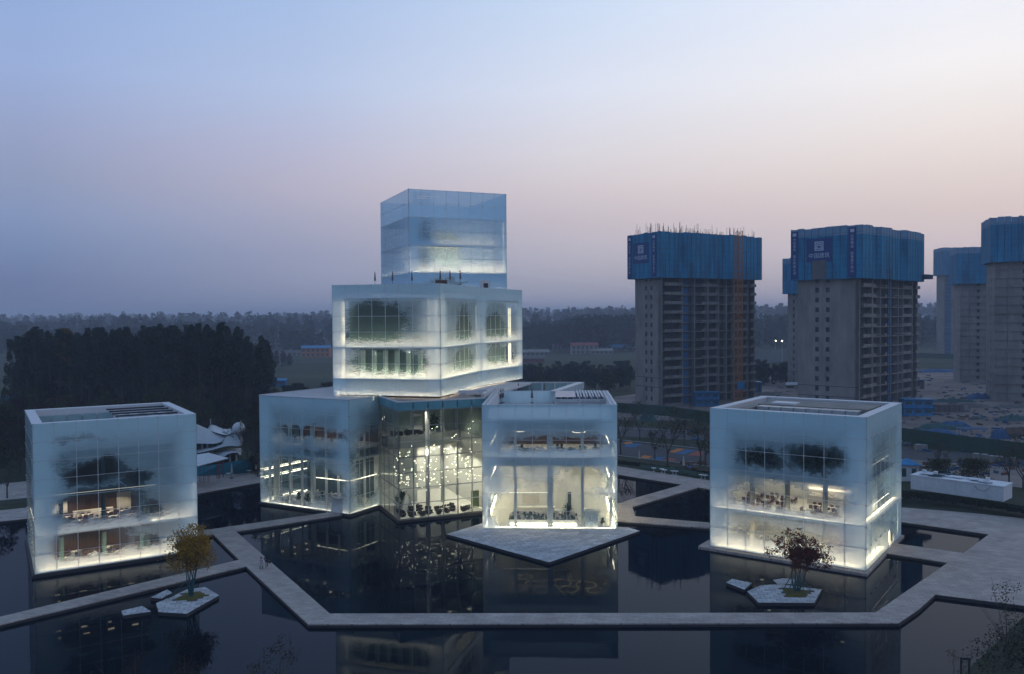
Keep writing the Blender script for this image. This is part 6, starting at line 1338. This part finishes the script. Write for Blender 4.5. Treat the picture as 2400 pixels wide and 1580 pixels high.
ribbon('roof_shell', [(895, 600), (820, 600), (700, 605), (560, 625), (430, 665), (300, 720), (170, 760)], [(900, 720), (870, 680), (780, 680), (700, 705), (640, 745), (500, 760), (400, 770)], DW-3, DW-4, m_shell)
a = WD(*wpx(890, 265), DW); MB().ball(a, 1.4, 1.6, 1.5, 14, 8).build('roof_horn', m_white, wb, True)
for (x0, y0, x1, y1) in ((-300, 520, 560, 620), (-300, 690, 430, 800), (600, 690, 895, 860)):
    p = WD(*wpx(x0, y0), DW+3); q = WD(*wpx(x1, y1), DW+3); MB().box(p.x, q.x, DW+3, DW+4, q.z, p.z).build('glazing', m_darkint, wb)
for x in (740, 850): p = WD(*wpx(x, 700), DW-1); MB().tube((p.x, DW-1, 0), (p.x, DW-1, p.z), .22, k=8).build('column', m_white, wb)
for x, y in ((400, 190), (935, 215)): p = WD(*wpx(x, y), DW+3); MB().tube(p, (p.x, p.y, p.z+1.3), .12).build('roof_vent', m_shell, wb)
for x in (255, 345): p = WD(*wpx(x, 520), DW+2.8); MB().box(p.x-.2, p.x+.2, DW+2.6, DW+2.9, p.z-2, p.z).build('mullion', m_shell, wb)
# turquoise turf mound
mb = MB(); P_ = [wpx(*c) for c in ((170, 1090), (600, 1062), (1000, 1035), (1180, 985), (1210, 890))]; lo = [W(*c) for c in P_]
tz = [WD(*wpx(*c), 172+i*.2) for i, c in enumerate(((170, 925), (600, 870), (1000, 800), (1120, 780), (1200, 870)))]
for i in range(4): mb.quad(lo[i], lo[i+1], tz[i+1], tz[i]); mb.quad(tz[i], tz[i+1], tz[i+1]+Vector((0, 6, -4)), tz[i]+Vector((0, 6, -4)))
l0 = W(*wpx(-400, 1120)); t0 = WD(*wpx(-400, 960), 172); mb.quad(l0, lo[0], tz[0], t0)
o = mb.build('turf_mound', m_turq); tag(o, 'turquoise sloping mound behind the ring path, right of the white canopy', 'mound')
# white canopy on thin posts
cp = thing('canopy', 'white pyramid canopy on many thin red posts beside the ring path', 'canopy', (0, 0, 0)); apex = WD(*wpx(365, 680), 163)
cr_ = [WD(*wpx(720, 775), 163), WD(*wpx(180, 915), 156), WD(*wpx(-330, 790), 160), WD(*wpx(220, 760), 168)]
mb = MB(); [mb.tri(cr_[i], cr_[(i+1) % 4], apex) for i in range(4)]; lowc = sum(cr_, Vector())/4; [mb.tri(cr_[(i+1) % 4]-Vector((0, 0, .15)), cr_[i]-Vector((0, 0, .15)), lowc-Vector((0, 0, .15))) for i in range(4)]; mb.build('canopy_roof', m_white, cp)
for x, y in ((210, 1180), (235, 1195), (280, 1200), (303, 1200), (355, 1195), (375, 1180), (505, 1135), (530, 1125), (558, 1120), (615, 1120), (625, 1105), (545, 1150)):
    p = W(*wpx(x, y)); MB().tube((p.x, p.y, 0), (p.x, p.y, 4.2), .05, k=5).build('post', m_brickred, cp)
for x, y, lb in ((770, 1130, 'closed pale umbrella on the ring path between canopy and turquoise mound'), (1200, 1055, 'closed pale umbrella at the right end of the turquoise mound')): p = W(*wpx(x, y)); umb(p.x, p.y, 0, UMW, lb, None, 1.15)
for (cx, cy, lb) in ((340, 815, 'closed cream umbrella beside the grass verge of the parking bays, left one'), (792, 885, 'closed cream umbrella beside the white tables and arched frame')): x, y = at(*C5(cx, cy)); umb(x, y, 0, UMW, lb, None, 1.15)
def cafe(px, py, label, group): 
    x, y = at(px, py); t = thing('cafe_table', label, 'table', (x, y, .01), 0, group); MB().box(-.45, .45, -.45, .45, .72, .78).build('tabletop', m_white, t); MB().tube((0, 0, 0), (0, 0, .72), .06, k=6).build('leg', m_white, t); MB().tube((0, 0, 0), (0, 0, .03), .3, k=8).build('foot', m_white, t)
for cx, cy in ((488, 895), (572, 905), (600, 915), (685, 925), (715, 928), (975, 965), (1010, 970)): cafe(*C5(cx, cy), 'small white cafe table on the ring path below the parking bays', 'white tables along the ring path')
for cx, cy in ((715, 1105), (1075, 1055)): cafe(*wpx(cx, cy), 'small white cafe table in front of the turquoise mound', 'white tables before the turquoise mound')
fence('garden_railing', [C5(350, 870), C5(700, 905), C5(1060, 972)], 1.0, mat('dull green railing', (.06, .12, .10), .6, .2, 1), 'low green railing behind the white cafe tables', n_per=2.2, thick=.04)

# ------------------------------------------------------------------ two people on the diagonal path
m_skin = mat('skin', (.45, .28, .20), .6, .05, 3); m_coat = mat('pale pink coat', (.40, .33, .34), .8, .08, 3); m_darkcl = mat('black clothing', (.008, .010, .014), .8, .2, 3); m_hair = mat('black hair', (.006, .005, .005), .6, .2, 6)
def person(loc, rz, label, coat, stride, arm_out, tall=1.66):
    t = thing('person', label, 'person', loc, rz); s = tall/1.7
    J = {'pelvis': ((0, 0, .93), .13), 'waist': ((0, 0, 1.05), .115), 'chest': ((0, 0, 1.28), .135), 'neck': ((0, 0, 1.45), .055), 'head1': ((0, -.01, 1.54), .08), 'head2': ((0, -.01, 1.63), .075)}
    E_ = [('pelvis', 'waist'), ('waist', 'chest'), ('chest', 'neck'), ('neck', 'head1'), ('head1', 'head2')]
    for sx, sd in ((-1, 1), (1, -1)):
        n = 'l' if sx < 0 else 'r'; st = stride*sd
        J['sh'+n] = ((sx*.17, 0, 1.40), .065); J['el'+n] = ((sx*(.24+arm_out*.08), -.02+st*.2, 1.13), .045); J['wr'+n] = ((sx*(.22+arm_out*.05), -.10+st*.3, .90), .032); J['hand'+n] = ((sx*.21, -.13+st*.32, .82), .034)
        J['hip'+n] = ((sx*.10, 0, .90), .10); J['kn'+n] = ((sx*.11, -.03-st*.5, .50), .065); J['an'+n] = ((sx*.11, .03-st*.8 if sd > 0 else .05-st*.9, .09), .045); J['toe'+n] = ((sx*.12, -.13-st*.8, .04), .04)
        E_ += [('chest', 'sh'+n), ('sh'+n, 'el'+n), ('el'+n, 'wr'+n), ('wr'+n, 'hand'+n), ('pelvis', 'hip'+n), ('hip'+n, 'kn'+n), ('kn'+n, 'an'+n), ('an'+n, 'toe'+n)]
    ks = list(J); me_ = bpy.data.meshes.new('body'); me_.from_pydata([tuple(v*s for v in J[k][0]) for k in ks], [(ks.index(a), ks.index(b)) for a, b in E_], [])
    o = inst('body', me_, t); md = o.modifiers.new('skin', 'SKIN'); 
    for i, k in enumerate(ks): me_.skin_vertices[0].data[i].radius = (J[k][1]*s, J[k][1]*s*.9)
    me_.skin_vertices[0].data[0].use_root = True; o.modifiers.new('sub', 'SUBSURF').levels = 1; me_.materials.append(m_darkcl)
    f = MB(); f.ball((0, -.035*s, 1.575*s), .078*s, .085*s, .105*s, 10, 8); f.ball((0, -.125*s, 1.56*s), .014*s, .02*s, .02*s, 6, 4); f.build('face', m_skin, t, True)
    h = MB(); h.ball((0, .012*s, 1.605*s), .092*s, .095*s, .105*s, 12, 8); h.box(-.07*s, .07*s, .02*s, .09*s, 1.44*s, 1.6*s); h.build('hair', m_hair, t, True)
    c = MB(); k = 12; prof = [(.46 if coat is m_coat else .72, .25), (.75, .22), (.95, .19), (1.08, .165), (1.25, .20), (1.40, .19), (1.46, .08)]
    for (z, r) in prof:
        for i in range(k): a = 2*math.pi*i/k; c.v.append((r*s*math.cos(a), r*s*.72*math.sin(a), z*s))
    for j in range(len(prof)-1):
        for i in range(k): c.f.append((j*k+i, j*k+(i+1) % k, (j+1)*k+(i+1) % k, (j+1)*k+i))
    c.build('coat', coat, t, True)
    sl = MB()
    for n in 'lr':
        a, b, d = (Vector(J[q+n][0])*s for q in ('sh', 'el', 'wr')); sl.tube(a, b, .075*s, .058*s, 8); sl.tube(b, d, .058*s, .045*s, 8)
    sl.build('sleeve', coat, t, True)
    hd = MB()
    for n, sx in (('l', -1), ('r', 1)):
        w = Vector(J['hand'+n][0])*s; hd.ball(w, .028*s, .04*s, .05*s, 8, 6)
        for q in range(4): hd.tube(w+Vector((0, (q-1.5)*.018*s, -.03*s)), w+Vector((-sx*.012*s, (q-1.5)*.018*s, -(.085+.008*(q in (1, 2)))*s)), .009*s, .006*s, 5)
        hd.tube(w+Vector((0, -.035*s, 0)), w+Vector((-sx*.02*s, -.06*s, -.04*s)), .010*s, .007*s, 5)
    hd.build('hand', m_skin, t, True); return t
p = W(612.5, 1334.5); person((p.x, p.y, 0), R(150), 'person in a long pale coat and dark trousers walking on the diagonal path', m_coat, .12, 0)
p2 = W(625.5, 1330); person((p2.x, p2.y, 0), R(200), 'person in all dark clothes carrying a bag, walking on the diagonal path', m_darkcl, .34, .8, 1.72)
hb = thing('handbag', 'dark bag hanging at the side of the person in dark clothes', 'bag', (p2.x+.36, p2.y, .55)); MB().box(-.16, .16, -.06, .06, 0, .28).build('bag_body', m_darkcl, hb); mb = MB(); mb.bar((-.1, 0, .28), (0, 0, .5), .03, .03); mb.bar((0, 0, .5), (.1, 0, .28), .03, .03); mb.build('bag_handle', m_darkmetal, hb)

# ------------------------------------------------------------------ evening haze
hz = MB(); hz.box(-5600, 5600, -300, 9000, -3, 90); m, n, l = newmat('evening haze')
pv = n.new('ShaderNodeVolumePrincipled'); pv.inputs['Color'].default_value = (.76, .84, 1.0, 1); pv.inputs['Density'].default_value = .00036; pv.inputs['Anisotropy'].default_value = .1
o_ = n.new('ShaderNodeOutputMaterial'); l.new(pv.outputs[0], o_.inputs['Volume']); o = hz.build('haze', m); tag(o, kind='stuff')
